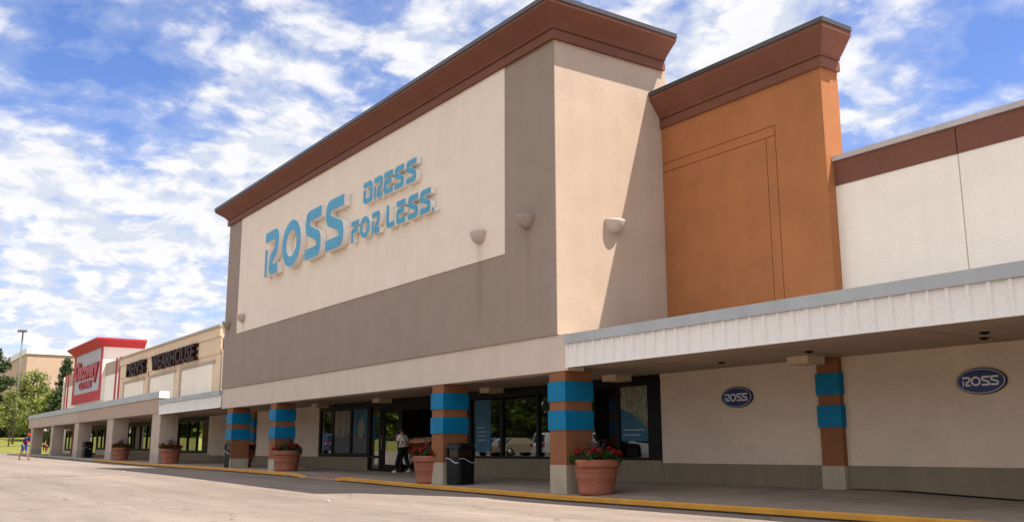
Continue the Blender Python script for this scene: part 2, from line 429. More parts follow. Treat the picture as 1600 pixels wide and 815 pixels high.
g = MB(); kx = sorted(set([-80 + .5 * i for i in range(221)]))
def kring(x): z = kz(x); return [(x, -.1, z + .002), (x, -.15, z + .002), (x, -.235, z + .002), (x, -.262, z - .02), (x, -.268, max(z - .098, zr(x, -.25) + .01)), (x, -.269, zr(x, -.25) - .05)]
for a, b in zip(kx, kx[1:]):
    mt = 'yellow' if (a > -50 and not -14.9 <= a < -12) else ('ramp' if -14.9 <= a < -12 else 'kerbc')
    A, B = kring(a), kring(b)
    g.add(A + B, [(1, 7, 8, 2), (2, 8, 9, 3), (3, 9, 10, 4)], mt); g.add(A[:2] + B[:2], [(0, 2, 3, 1)], 'kerbc'); g.add(A[4:] + B[4:], [(0, 2, 3, 1)], 'gutter')
tag(g.build('kerb'), kind='structure')

# grass rising beyond the far end of the shops
g = MB(); gx = [-89.5, -91, -95, -100, -110, -120, -132, -150, -190, -300]; gy = [-60, -30, -12, -4, 0, 4, 8, 14, 30, 80, 200]
gz = {-89.5: .74, -91: .82, -95: .98, -100: 1.2, -110: 1.75, -120: 2.3, -132: 2.85, -150: 3.0, -190: 3.2, -300: 4}
n = len(gy)
g.add([(x, y, gz[x] + .15 * sin(x * .3 + y * .21) * (x < -95)) for x in gx for y in gy], [(i * n + k, (i + 1) * n + k, (i + 1) * n + k + 1, i * n + k + 1) for i in range(len(gx) - 1) for k in range(n - 1)], 'grass', True)
g.quad((-89.5, 3.4, .78), (-80, 3.4, .74), (-80, 40, .74), (-89.5, 40, .78), 'grass')
tag(g.build('grass_bank'), kind='stuff')
g = MB(); g.box(-89.9, -89.1, -60, .2, .3, .80, 'kerbc'); g.box(-89.1, -80, -.27, .2, .3, .76, 'kerbc')
tag(g.build('kerb_end'), kind='structure')

# ------------------------------------------------------------------ glyph strokes for the channel letters
def chaikin(p, k=3):
    p = [Vector(q) for q in p]
    for _ in range(k):
        r = [p[0]]
        for a, b in zip(p, p[1:]): r += [a * .75 + b * .25, a * .25 + b * .75]
        p = r + [p[-1]]
    return p
def glyph(c, w, h, t):
    """list of (points, width, loop) inside a w x h box"""
    e = t / 2
    if c == 'S': return [(chaikin([(w, h - e), (w * .42, h - e), (e * .9, h - e), (e, h * .60), (w * .32, h * .555), (w * .68, h * .445), (w - e, h * .40), (w - e * .9, e), (w * .58, e), (0, e)]), t, 0)]
    if c == 'O':
        r = []
        for k in range(57):
            a = radians(150 - 360 * k / 56); r.append((w / 2 + (w / 2 - e) * cos(a), h / 2 + (h / 2 - e) * sin(a)))
        return [(r[:-1], t, 1)]
    if c == 'R': return [([(t * .32, 0), (t * .32, h * .60)], t * .62, 0),
                         (chaikin([(0, h - e * 1.15), (w * .5, h - e), (w - e * .5, h - e), (w - e, h * .52), (w * .62, h * .42), (w * .47, h * .33), (w * .47, e), (w * .7, e), (w, e)]), t, 0)]
    if c == 'D': return [(chaikin([(e, h * .66), (e, h * .3), (e, e * .9), (w * .5, e), (w - e, e), (w - e, h * .5), (w - e, h - e), (w * .5, h - e), (0, h - e)]), t, 0)]
    if c == 'E': return [([(0, h - e), (w, h - e)], t, 0), (chaikin([(w * .86, h * .56), (w * .4, h * .56), (e, h * .56), (e, h * .3), (e, e), (w * .45, e), (w, e)], 2), t, 0)]
    if c == 'F': return [([(0, h - e), (w, h - e)], t, 0), (chaikin([(w * .86, h * .56), (w * .4, h * .56), (e, h * .56), (e, h * .3), (e, 0)], 2), t, 0)]
    if c == 'L': return [(chaikin([(e, h), (e, h * .4), (e, e), (w * .5, e), (w, e)], 2), t, 0)]
    if c == '.':
        return [([(w / 2 + (w / 2 - e) * cos(2 * pi * k / 12), e + (w / 2 - e) * sin(2 * pi * k / 12)) for k in range(12)], t, 1)]

def channel_letter(c, x, z, w, h, t, depth, parent, yb=0):
    b = MB(); f = MB()
    for pts, tw, lp in glyph(c, w, h, t):
        b.strip(pts, tw, yb - depth, yb - .01, 'letw', x, z, bool(lp))
        f.strip(pts, tw * .95, yb - depth - .012, yb - depth - .001, 'letb', x, z, bool(lp))
    o = b.build('letter', parent); f.build('letter_face', o)

# ------------------------------------------------------------------ department store
store = thing('store_building', 'tan and brown department store with a tall sign wall, orange tower and blue banded columns', 'store', (-12, 0, 0))
XL, XR = -25.05, -.21
YT, YM = 3.62, 3.86
b = MB()   # sign wall block: taupe front, beige ends
b.box(XL, XR, .004, YT + .2, 3.69, 11.25, 'beige')
b.box(XL + .001, XR - .001, -.012, .004, 3.69, 11.25, 'taupe')
b.box(XL, XR - .001, -.009, 3.6, 3.682, 3.69, 'taupe')
b.build('sign_wall', store)
b = MB(); b.box(-23.35, -2.4, -.030, -.013, 6.0, 11.2, 'cream'); b.build('sign_panel', store)
prof = [(-.05, 11.14), (.10, 11.14), (.10, 11.36), (.07, 11.375), (.07, 11.40), (.13, 11.41), (.13, 11.46), (.22, 11.55), (.54, 11.80), (.57, 11.82), (.57, 11.90), (-.05, 11.90)]
path = [(XL, YT + .1), (XL, -.012), (XR, -.012), (XR, YT + .1)]
b = MB(); b.sweep(prof, path, 'brown'); co = b.build('cornice', store)
b = MB(); b.sweep([(-.4, 11.903), (.60, 11.903), (.60, 12.02), (-.4, 12.02)], path, 'flash'); b.build('flashing', co)
b = MB(); b.box(XL + .4, XR - .4, .39, YT, 11.3, 11.98, 'lcap'); b.build('parapet_top', store)
# beam below the sign wall
b = MB(); b.box(XL + .02, .14, .035, .5, 2.82, 3.681, 'beam'); b.build('fascia_beam', store)
# tower
tw = MB(); tw.box(-.2, 4.97, YT + .001, 4.2, 3.3, 10.0, 'orange')
G = .010
for x0, x1, z0, z1 in ((-.2, 4.97, 8.48 + G, 9.5), (3.60 + G, 4.97, 3.3, 8.48 - G), (-.2, 3.60 - G, 8.24 + G, 8.48 - G), (3.32 + G, 3.60 - G, 3.3, 8.24 - G), (-.2, 3.32 - G, 3.3, 8.24 - G)): tw.box(x0, x1, YT - .028, YT, z0, z1, 'orange')
tw.box(3.6 + G, 4.97, YT - .028, YT, 8.48 - G, 8.48 + G, 'orange'); tw.box(-.2, 4.97, YT - .001, YT + .0005, 3.3, 9.5, 'reveal')
tw.build('tower', store)
prof2 = [(-.05, 9.46), (.09, 9.46), (.09, 9.68), (.06, 9.695), (.06, 9.72), (.11, 9.73), (.11, 9.78), (.19, 9.87), (.42, 10.18), (.44, 10.20), (.44, 10.30), (-.05, 10.30)]
p2 = [(-.195, YT), (4.97, YT), (4.97, 4.2), (4.9, 4.2)]
b = MB(); b.sweep(prof2, p2[:3], 'brown'); tc = b.build('tower_cornice', store)
b = MB(); b.sweep([(-.3, 10.303), (.47, 10.303), (.47, 10.41), (-.3, 10.41)], p2[:3], 'flash'); b.build('tower_flashing', tc)
b = MB(); b.box(-.2, 4.67, YT + .3, 4.2, 9.9, 10.38, 'lcap'); b.build('tower_top', store)
# upper walls left and right of the tower
for x0, x1, jj in ((4.972, 30, (7.85, 13.4, 19, 24.5)), (-37.3, XL - .002, (-31,))):
    cuts = [x0] + sorted(jj) + [x1]
    w = MB(); bd = MB(); cp = MB()
    for i, (a, c) in enumerate(zip(cuts, cuts[1:])):
        a2 = a + (.012 if i else 0); c2 = c - (.012 if i < len(cuts) - 2 else 0)
        w.box(a2, c2, YM, YM + .35, 3.3, 6.72, 'white'); bd.box(a2, c2, YM - .02, YM + .35, 6.722, 7.28, 'brown')
    for j in jj: w.box(j - .012, j + .012, YM + .02, YM + .33, 3.3, 6.72, 'seam'); bd.box(j - .012, j + .012, YM + .01, YM + .33, 6.722, 7.28, 'flash')
    cp.box(x0, x1, YM - .07, YM + .40, 7.283, 7.40, 'lcap')
    w.build('upper_wall', store); bd.build('parapet_band', store); cp.build('coping', store)
# roof of main body
b = MB(); b.box(-37.3, 30, YM + .36, 45, 6.3, 6.6, 'lcap'); b.box(29.7, 30, YM + .36, 45, 0, 6.3, 'white'); b.box(-37.3, 30, 44.7, 45, -.1, 6.3, 'white'); b.build('main_roof', store)
# metal canopies
def metal_canopy(x0, x1, rib0):
    k = MB(); k.box(x0, x1, -.03, .02, 2.90, 3.42, 'ribbed')
    x = rib0
    while x < x1 - .05:
        if x > x0 + .03: k.add([(x - .045, -.031, 2.9), (x - .022, -.072, 2.9), (x + .022, -.072, 2.9), (x + .045, -.031, 2.9), (x - .045, -.031, 3.42), (x - .022, -.072, 3.42), (x + .022, -.072, 3.42), (x + .045, -.031, 3.42)], [(0, 1, 5, 4), (1, 2, 6, 5), (2, 3, 7, 6), (0, 3, 2, 1), (4, 5, 6, 7)], 'ribbed')
        x += .327
    k.box(x0, x1, -.076, -.02, 2.868, 2.899, 'ribbed')
    o = k.build('canopy_fascia', store)
    c = MB(); c.box(x0, x1, -.10, .3, 3.422, 3.64, 'cap'); c.box(x0, x1, .3, 3.61, 3.44, 3.60, 'cap'); c.build('canopy_cap', o)
metal_canopy(.145, 30, .20); metal_canopy(-35.15, XL + .018, -35.1)
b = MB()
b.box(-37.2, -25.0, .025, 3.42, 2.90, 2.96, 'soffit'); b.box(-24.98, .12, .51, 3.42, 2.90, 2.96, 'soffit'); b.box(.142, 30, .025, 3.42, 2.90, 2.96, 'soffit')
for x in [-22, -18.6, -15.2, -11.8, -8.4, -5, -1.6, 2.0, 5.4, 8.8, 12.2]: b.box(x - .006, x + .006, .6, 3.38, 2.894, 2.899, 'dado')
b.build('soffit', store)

# ground floor walls around the openings  (front plane Y = 3.4)
YW = 3.4
def wall_run(x0, x1, z0, z1, mat='wall', par=None):
    k = MB(); k.box(x0, x1, YW, YW + .25, z0, z1, mat); k.build('ground_floor_wall', par or CUR[0])
CUR = [store]
wall_run(-37.2, -22.0, -.1, 2.9); wall_run(-.38, 30, -.1, 2.9)
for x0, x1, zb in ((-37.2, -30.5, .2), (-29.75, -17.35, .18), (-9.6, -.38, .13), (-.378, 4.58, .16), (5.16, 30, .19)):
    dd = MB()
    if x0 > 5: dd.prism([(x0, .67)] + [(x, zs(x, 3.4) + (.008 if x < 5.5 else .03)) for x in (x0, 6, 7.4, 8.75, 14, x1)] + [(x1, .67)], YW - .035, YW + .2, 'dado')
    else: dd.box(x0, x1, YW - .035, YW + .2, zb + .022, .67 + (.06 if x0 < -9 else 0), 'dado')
    gp = MB(); gp.box(x0 + .004, x1 - .004, YW - .012, YW + .19, -.1, min(zb, .16) + .05, 'black'); gp.build('base_gap_shade', store)  # black strip paints the shade in the gap under the dado
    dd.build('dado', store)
b = MB(); b.box(-22.0, -.38, YW - .01, YW + .12, 2.78, 2.9, 'black'); b.build('window_head', store)

def window_bay(x0, x1, z0, z1, bars, parent, fr=.07, glass='glass', rails=(), side=None):
    f = MB(); y0, y1 = YW + .0, YW + .12
    f.box(x0, x1, y0, y1, z0, z0 + fr, 'black'); f.box(x0, x1, y0, y1, z1 - fr, z1, 'black')
    ed = [x0 + fr / 2] + list(bars) + [x1 - fr / 2]
    for k in ed: f.box(k - fr / 2, k + fr / 2, y0 + .002, y1 - .002, z0 + fr, z1 - fr, 'black')
    for r in rails: f.box(x0 + fr, x1 - fr, y0 + .004, y1 - .004, r - fr / 2, r + fr / 2, 'black')
    o = f.build('window', parent)
    for a, c in zip(ed, ed[1:]):
        p = MB(); p.quad((a + fr / 2, YW + .06, z0 + fr), (c - fr / 2, YW + .06, z0 + fr), (c - fr / 2, YW + .06, z1 - fr), (a + fr / 2, YW + .06, z1 - fr), glass)
        p.build('pane', o)
    return o
window_bay(-22.0, -17.1, .72, 2.78, (-20.55, -18.76), store, .16)
window_bay(-9.62, -.38, .66, 2.78, (-7.68, -5.74, -3.95, -2.06), store, .14)
b = MB(); b.box(-.86, -.36, YW - .012, YW + .1, .672, 2.78, 'black'); b.build('dark_frame_panel', store)
# side light and doors
b = MB(); b.box(-17.34, -17.1, YW - .035, YW + .9, .19, .73, 'dado'); b.build('sill_return', store)
window_bay(-17.09, -16.1, .18, 2.78, (), store, .1, 'glass2', (.74,))
def door(x0, x1, z0, z1):
    d = MB(); s = .16; y0, y1 = YW + .02, YW + .09
    d.box(x0, x0 + s, y0, y1, z0, z1, 'black'); d.box(x1 - s, x1, y0, y1, z0, z1, 'black')
    d.box(x0 + s, x1 - s, y0, y1, z1 - s, z1, 'black'); d.box(x0 + s, x1 - s, y0, y1, z0, z0 + .26, 'black'); d.box(x0 + s, x1 - s, y0, y1, 1.33, 1.43, 'black')
    o = d.build('door', store)
    p = MB(); p.quad((x0 + s, YW + .055, z0 + .26), (x1 - s, YW + .055, z0 + .26), (x1 - s, YW + .055, z1 - s), (x0 + s, YW + .055, z1 - s), 'glass2'); p.build('pane', o)
    h = MB(); h.tube([(x0 + .09, YW - .05, 1.0), (x0 + .09, YW - .05, 1.55)], .015, 'steel', 6); h.build('handle', o)
door(-15.95, -14.5, .19, 2.55)
b = MB(); b.box(-16.09, -15.96, YW, YW + .14, .15, 2.78, 'black'); b.box(-14.49, -14.3, YW, YW + .14, .15, 2.78, 'black'); b.box(-15.96, -14.49, YW, YW + .14, 2.56, 2.78, 'black')
b.box(-9.8, -9.63, YW, YW + .14, .1, 2.78, 'black'); b.box(-14.3, -9.8, YW, YW + .1, 2.45, 2.78, 'black')
b.box(-14.1, -9.7, YW + 1.9, YW + 2.0, 2.2, 2.5, 'black'); b.box(-13.9, -13.8, YW + 1.9, YW + 2.0, .15, 2.2, 'black'); b.box(-11.9, -11.8, YW + 1.9, YW + 2.0, .15, 2.2, 'black')
b.build('entrance_frame', store)
# interior shell
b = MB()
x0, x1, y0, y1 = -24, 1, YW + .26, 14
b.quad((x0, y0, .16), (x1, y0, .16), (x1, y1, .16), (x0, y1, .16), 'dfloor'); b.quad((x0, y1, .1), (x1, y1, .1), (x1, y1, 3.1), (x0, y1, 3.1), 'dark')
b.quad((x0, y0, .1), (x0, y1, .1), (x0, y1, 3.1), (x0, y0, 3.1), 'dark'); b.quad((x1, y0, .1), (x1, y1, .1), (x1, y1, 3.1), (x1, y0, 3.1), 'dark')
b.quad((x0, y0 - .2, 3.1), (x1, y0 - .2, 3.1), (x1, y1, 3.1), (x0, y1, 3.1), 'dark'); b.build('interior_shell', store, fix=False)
for x, y in ((-5.5, 6.2), (-5.5, 8.4), (-5.5, 10.6), (-21, 6.2), (-18.2, 5.5)):  # last position is a lamp added to brighten the dark entrance
    b = MB(); b.box(x - 1.1, x + 1.1, y - .08, y + .08, 3.0, 3.05, 'lamp')
    tag(b.build('tube_light'), {(-5.5, 6.2): 'ceiling tube light nearest the glass, behind the window right of the nearest column', (-5.5, 8.4): 'middle ceiling tube light of three behind the window right of the nearest column', (-5.5, 10.6): 'deepest ceiling tube light of three behind the window right of the nearest column', (-21, 6.2): 'ceiling tube light inside the store behind the left group of posters', (-18.2, 5.5): 'added ceiling tube light that brightens the dark store entrance'}[(x, y)], 'ceiling light', 'tube lights inside the store')

# columns and pilasters
def column(x0, x1, y0, y1, parent, ztop=2.82, pil=False):
    zb = zs((x0 + x1) / 2, (y0 + y1) / 2)
    c = MB(); c.box(x0, x1, y0, y1, .66, ztop, 'brown_col'); o = c.build('column' if not pil else 'pilaster', parent)
    e = .004 if not pil else .012
    c = MB(); c.box(x0 - e, x1 + e, y0 - e, y1 + (e if not pil else 0), min(zb, zs(x0, y0)) - .06, .66, 'base'); c.build('base', o)
    for a, d in ((1.455, 1.905), (2.12, 2.575)):
        k = MB(); q = .03; k.box(x0 - q, x1 + q, y0 - q, y1 + (q if not pil else 0), a, d, 'blue'); k.build('band', o)
for a, c in ((-.62, 0), (-6.22, -5.58), (-19.0, -18.37), (-24.2, -23.5)): column(a, c, 0.05 if a > -1 else .05, .83, store)
column(4.6, 5.14, YW - .13, YW, store, 2.9, True); column(-30.45, -29.8, YW - .13, YW, store, 2.9, True)

# ------------------------------------------------------------------ store signs
sg = thing('store_sign', 'large raised blue letter sign reading ROSS DRESS FOR LESS on the cream panel', 'sign', (-12.6, -.03, 7.9))
yb = -.03; dp = .25
for c, x, w in (('R', -19.5, 1.42), ('O', -17.62, 1.86), ('S', -15.3, 1.42), ('S', -13.44, 1.5)): channel_letter(c, x, 7.90, w, 1.84, .41, dp, sg, yb)
for c, x, w in (('D', -10.56, .68), ('R', -9.76, .58), ('E', -9.06, .60), ('S', -8.32, .6), ('S', -7.55, .63)): channel_letter(c, x, 9.03, w, .74, .178, .18, sg, yb)
for c, x, w in (('F', -11.44, .58), ('O', -10.76, .72), ('R', -9.85, .53), ('L', -8.84, .55), ('E', -8.16, .58), ('S', -7.4, .62), ('S', -6.64, .62), ('.', -5.93, .13)): channel_letter(c, x, 7.875, w, .74 if c != '.' else .13, .178 if c != '.' else .06, .18, sg, yb)

def oval(cx, cz, label):
    t = thing('oval_sign', label, 'sign', (cx, YW - .06, cz), 'oval logo signs on the storefront wall')
    def ell(rx, rz, y0, y1, mat, nm, par):
        k = MB(); k.prism([(cx + rx * cos(2 * pi * i / 48), cz + rz * sin(2 * pi * i / 48)) for i in range(48)], y0, y1, mat); return k.build(nm, par)
    ell(.475, .242, YW - .055, YW - .001, 'navyd', 'backing', t); ell(.452, .222, YW - .06, YW - .0555, 'lett', 'rim', t); ell(.440, .211, YW - .065, YW - .0605, 'navy', 'face', t)
    k = MB(); x = cx - .345; z = cz - .088
    for c, w in (('R', .148), ('O', .19), ('S', .155), ('S', .155)):
        for pts, tw_, lp in glyph(c, w, .176, .034): k.strip(pts, tw_, YW - .070, YW - .0655, 'lett', x, z, bool(lp))
        x += w + .012 if c != 'O' else w + .016
    k.build('lettering', t)
oval(2.24, 2.19, 'navy oval ROSS logo on the wall between the black window frame and the pilaster')
oval(8.16, 2.22, 'navy oval logo sign reading ROSS on the wall right of the blue banded pilaster')

# wall sconces
def sconce(x, y, z, face, mat, label):
    t = thing('wall_sconce', label, 'wall lamp', (x, y, z), 'half bowl sconces around the sign wall')
    prof = [(.02, -.33), (.12, -.315), (.20, -.255), (.255, -.165), (.288, -.055), (.297, 0), (.275, 0), (.255, -.055), (.22, -.155), (.135, -.25)]
    a0 = {'front': pi, 'side': -pi / 2}[face]
    b = MB(); b.lathe(prof, (x, y, z), mat, 20, a0, a0 + pi); b.build('bowl', t)
    b = MB()
    if face == 'front': b.box(x - .12, x + .12, y - .03, y, z - .3, z - .02, mat)
    else: b.box(x, x + .03, y - .12, y + .12, z - .3, z - .02, mat)
    b.build('back_plate', t)
sconce(-3.58, -.031, 6.80, 'front', 'sconce', 'pale half bowl sconce at the right end of the cream sign panel')
sconce(-1.38, -.013, 6.80, 'front', 'sconce2', 'brown half bowl sconce on the taupe strip right of the sign panel')
sconce(-24.5, -.013, 6.64, 'front', 'sconce2', 'small brown half bowl sconce on the taupe edge at the far left of the wall')
sconce(-22.55, -.031, 6.74, 'front', 'sconce', 'small pale half bowl sconce at the left end of the cream sign panel')
sconce(-.208, 1.82, 6.70, 'side', 'sconce', 'half bowl sconce casting a shadow on the sunlit return wall')

# soffit fittings
def soffit_box(x, y, label):
    b = MB(); b.box(x - .27, x + .27, y - .27, y + .27, 2.74, 2.9, 'sofbox'); o = b.build('soffit_light', None, (x, y, 2.9))
    tag(o, label, 'ceiling light', 'square light boxes under the canopy')
M['sofbox'] = plain('cream_light_box', (.55, .43, .30), .5, .3)
soffit_box(4.75, 2.75, 'cream square light box under the soffit in front of the wall pilaster')
soffit_box(-1.3, 2.75, 'cream square light box above the window poster of the nearest bay')
soffit_box(-7.4, 2.85, 'cream square light box above the window behind the second column')
soffit_box(-14.9, 2.85, 'cream square light box above the glass entrance door')
soffit_box(-20.1, 2.6, 'cream square light box above the leftmost entrance windows')
def downlight(x, y, label):
    t = thing('recessed_light', label, 'ceiling light', (x, y, 2.9), 'small round fittings in the soffit')
    b = MB(); b.lathe([(.05, -.004), (.13, -.006), (.14, 0)], (x, y, 2.899), 'soffit', 16); b.build('ring', t)
    b = MB(); b.lathe([(.0, -.05), (.05, -.045), (.08, -.02), (.09, -.005)], (x + .02, y + .02, 2.899), 'black', 12); b.build('lens', t)
downlight(9.25, 1.62, 'round soffit fitting near the canopy edge above the right oval sign')
downlight(8.8, 2.4, 'round soffit fitting close to the wall above the right oval sign')
downlight(2.95, 2.1, 'round soffit fitting above the left oval sign')
downlight(5.6, 1.75, 'round soffit fitting just in front of the light box by the pilaster')
t = thing('security_camera', 'small dark dome camera under the soffit right of the column with the big planter', 'camera', (-18.6, 2.6, 2.9))
b = MB(); b.lathe([(.0, -.16), (.05, -.15), (.08, -.11), (.085, -.06)], (-18.6, 2.6, 2.9), 'black', 14); b.build('dome', t)
b = MB(); b.lathe([(.085, -.06), (.10, -.06), (.10, -.001), (0, -.001)], (-18.6, 2.6, 2.9), 'soffit', 14); b.build('mount', t)

# window posters on the glass
def poster(x0, x1, z0, z1, label, build):
    t = thing('window_poster', label, 'poster', ((x0 + x1) / 2, YW + .13, z0), 'posters behind the store windows'); build(t, x0, x1, z0, z1)
def p_right(t, x0, x1, z0, z1):
    w, h = x1 - x0, z1 - z0; y = YW + .042
    b = MB(); b.box(x0, x1, y, y + .012, z0, z1, 'post_blue'); b.build('sheet', t)
    cur = [(x0 + w * i / 14, z0 + h * (.60 - .42 * (i / 14) ** .8 + .1 * sin(i / 14 * pi))) for i in range(15)]
    b = MB(); b.prism([(x0, z1)] + cur + [(x1, z1)], y - .004, y - .001, 'photo_a'); b.build('photo', t)
    for zz, a, c in ((z0 + h * .20, .08, .86), (z0 + h * .11, .06, .70)):
        b = MB(); b.strip([(x0 + w * (a + (c - a) * i / 12), zz + .012 * sin(i * 2.1)) for i in range(13)], .028, y - .006, y - .001, 'post_white'); b.build('caption', t)
poster(-1.98, -.88, 1.22, 2.68, 'tall poster of people over a blue wave in the window nearest the right wall', p_right)
def p_hiring(t, x0, x1, z0, z1):
    y = YW + .042; b = MB(); b.box(x0, x1, y, y + .012, z0, z1, 'post_blue'); b.build('sheet', t)
    for i in range(4):
        b = MB(); b.box(x0 + .18, x1 - .25 - .08 * (i % 2), y - .006, y - .001, z0 + .35 + .13 * i, z0 + .38 + .13 * i, 'post_white'); b.build('caption', t)
poster(-9.3, -8.35, .95, 2.6, 'pale blue notice poster in the window right of the second column', p_hiring)
def p_scene(t, x0, x1, z0, z1):
    y = YW + .042; b = MB(); b.box(x0, x1, y, y + .012, z0, z1, 'post_grey'); b.build('sheet', t)
    b = MB(); b.prism([(x0, z1), (x0, z0 + .85), (x0 + .5 * (x1 - x0), z0 + .7), (x1, z0 + .9), (x1, z1)], y - .004, y - .001, 'photo_b'); b.build('photo', t)
poster(-20.42, -18.9, .78, 2.6, 'large green and brown picture poster in the middle entrance window', p_scene)
def p_blue(t, x0, x1, z0, z1):
    y = YW + .042; b = MB(); b.box(x0, x1, y, y + .012, z0, z1, 'post_grey'); b.build('sheet', t)
    b = MB(); b.prism([(x0, z1), (x0, z0 + .9), (x1, z0 + .75), (x1, z1)], y - .004, y - .001, 'post_blue'); b.build('photo', t)
    b = MB(); b.prism([(x0 + .75 + .28 * cos(k * pi / 8), z0 + 1.1 + .42 * sin(k * pi / 8) * (1 + .15 * cos(3 * k))) for k in range(16)], y - .008, y - .005, 'photo_a'); b.build('figure', t)
poster(-18.6, -17.2, .78, 2.6, 'dark blue picture poster in the entrance window beside the side light', p_blue)

# clothes rails inside
def rack(x, y, mat, label):
    t = thing('clothes_rack', label, 'clothes rack', (x, y, .16), 'clothes racks inside the store')
    b = MB(); b.tube([(x - .9, y, .17), (x - .9, y, 1.5), (x + .9, y, 1.5), (x + .9, y, .17)], .02, 'steel', 6); b.build('frame', t)
    b = MB(); q = x - .85
    while q < x + .8:
        d = random.uniform(.05, .09); b.add([(q, y - .05, 1.47), (q + d, y - .05, 1.47), (q + d + .02, y - .26, 1.3), (q, y - .26, 1.3), (q, y - .24, .6 + random.random() * .2), (q + d, y - .24, .62), (q + d, y + .24, .62), (q, y + .24, .6), (q, y + .26, 1.3), (q + d + .02, y + .26, 1.3), (q, y + .05, 1.47), (q + d, y + .05, 1.47)], [(0, 1, 2, 3), (3, 2, 5, 4), (4, 5, 6, 7), (7, 6, 9, 8), (8, 9, 11, 10), (0, 3, 4, 7, 8, 10), (1, 11, 9, 6, 5, 2)], mat)
        q += d + .02
    b.build('garments', t)
rack(-18.3, 6.6, 'garments', 'rack of red and orange clothes deep inside the entrance, behind the woman')
rack(-20.6, 7.4, 'garments', 'rack of red clothes farther left inside the store entrance')

# ------------------------------------------------------------------ tan shop with dark letters
def upper_text(body, size, x, y, z, width, height, depth, mats, parent, name, shear=0, bold=.0, fmat='signd', smat='signd'):
    cu = bpy.data.curves.new('lettering', 'FONT'); cu.body = body; cu.extrude = depth / 2; cu.offset = bold; cu.shear = shear; cu.size = 1; cu.resolution_u = 3
    o = bpy.data.objects.new('tmp', cu); COL.objects.link(o); dg = bpy.context.evaluated_depsgraph_get()
    me = bpy.data.meshes.new_from_object(o.evaluated_get(dg)); bpy.data.objects.remove(o)
    xs_ = [v.co.x for v in me.vertices]; zs_ = [v.co.y for v in me.vertices]
    sx = width / (max(xs_) - min(xs_)); sz = height / (max(zs_) - min(zs_)); ax, az = min(xs_), min(zs_); og = parent_origin(parent)
    for v in me.vertices:
        a, c, d = v.co; v.co = (x + (a - ax) * sx - og[0], y - depth / 2 - d - og[1], z + (c - az) * sz - og[2])
    me.materials.clear(); me.materials.append(M[fmat]); me.materials.append(M[smat])
    for p in me.polygons: p.material_index = 0 if abs(p.normal.z) > .9 else 1
    me.flip_normals()
    ob = bpy.data.objects.new(name, me); COL.objects.link(ob); ob.parent = parent
    return ob

shop = thing('shop_building', 'low tan shop with three pale recessed panels and dark letters, left of the sign wall', 'shop', (-50, 4, .4))
b = MB(); b.box(-62.4, -37.6, YM, YM + .4, 2.9, 8.1, 'tan')
b.box(-62.4, -37.55, YM - .06, YM, 6.55, 7.52, 'tan')
b.box(-62.4, -37.5, YM - .14, YM, 7.52, 8.06, 'tan'); b.build('upper_wall', shop)
b = MB(); b.box(-62.4, -37.45, YM - .22, YM + .45, 8.06, 8.2, 'tand'); b.build('coping', shop)
for x0, x1 in ((-45.3, -38.9), (-53.1, -47.0), (-60.8, -55.0)):
    k = MB(); k.box(x0, x1, YM - .035, YM, 4.0, 6.02, 'tanl'); o = k.build('panel', shop)
    k = MB(); k.box(x0 - .35, x1 + .35, YM - .06, YM, 6.02, 6.22, 'tand'); k.box(x0 - .3, x0, YM - .075, YM, 4.0, 6.02, 'tand'); k.build('panel_frame', o)
b = MB()
for x in (-46.2, -54.1): b.box(x - .45, x + .45, YM - .055, YM, 4, 6.02, 'tan')
b.box(-54.2, -53.7, YM - .08, YM - .06, 6.22, 7.5, 'tan')
b.build('pilaster', shop)
b = MB(); b.box(-62.4, -37.6, YM + .4, 30, 6.6, 6.9, 'lcap'); b.build('roof', shop)
ms = thing('shop_sign', 'dark brown letters reading MEN\'S WEARHOUSE high on the tan shop wall', 'sign', (-50, YM - .1, 6.5))
upper_text("MEN'S", 1, -59.1, YM - .07, 6.46, 5.1, 1.03, .3, None, ms, 'lettering', bold=.025)
upper_text("WEARHOUSE", 1, -51.9, YM - .07, 6.46, 10.1, 1.03, .3, None, ms, 'lettering', bold=.025)

CUR[0] = shop
for x0, x1 in ((-50.2, -44.6),):
    if x1 > x0: wall_run(x0, x1, -.0, 2.93)
wall_run(-62.4, -56.95, -.0, 2.93); wall_run(-37.6, -37.21, 0, 2.93)
wall_run(-44.6, -37.6, 0, .82); wall_run(-56.95, -50.2, 0, .95)
wall_run(-44.6, -37.6, 2.85, 2.93, 'black'); wall_run(-56.95, -50.2, 2.87, 2.93, 'black')
for x0, x1 in ((-44.6, -37.21), (-56.95, -44.6)): dd = MB(); dd.box(x0, x1, YW - .03, YW, .3, .80 if x0 > -45 else .93, 'dado'); dd.build('dado', shop)
window_bay(-44.6, -37.6, .82, 2.85, (-43.75, -41.75, -39.85), shop, .18)
window_bay(-56.95, -50.2, .95, 2.87, (-54.95, -53.2, -51.4), shop, .18)

# ------------------------------------------------------------------ red and white shop
rs = thing('shop_building', 'white shop with red trim and a red framed grey sign block, far left', 'shop', (-74, 4, .6))
b = MB(); b.box(-85.8, -62.41, YM, YM + .4, 2.9, 7.1, 'white'); b.box(-85.8, -62.41, YM - .01, YM + .4, 7.1, 8.2, 'tand'); b.build('upper_wall', rs)
for x in (-64.0, -62.75, -85.6, -84.3): b = MB(); b.box(x - .2, x + .2, YM - .06, YM - .011, 3.5, 8.35, 'redp'); b.build('red_stripe', rs)
b = MB(); b.box(-80.0, -68.1, YT - .05, 6.9, 5.15, 9.72, 'white'); b.build('sign_block', rs)
b = MB(); b.box(-80.05, -68.05, YT - .12, YT - .052, 5.15, 6.0, 'redp'); b.box(-80.05, -79.35, YT - .12, YT - .052, 6.0, 9.72, 'redp'); b.box(-68.65, -68.05, YT - .12, YT - .052, 6.0, 9.72, 'redp'); b.build('red_frame', rs)
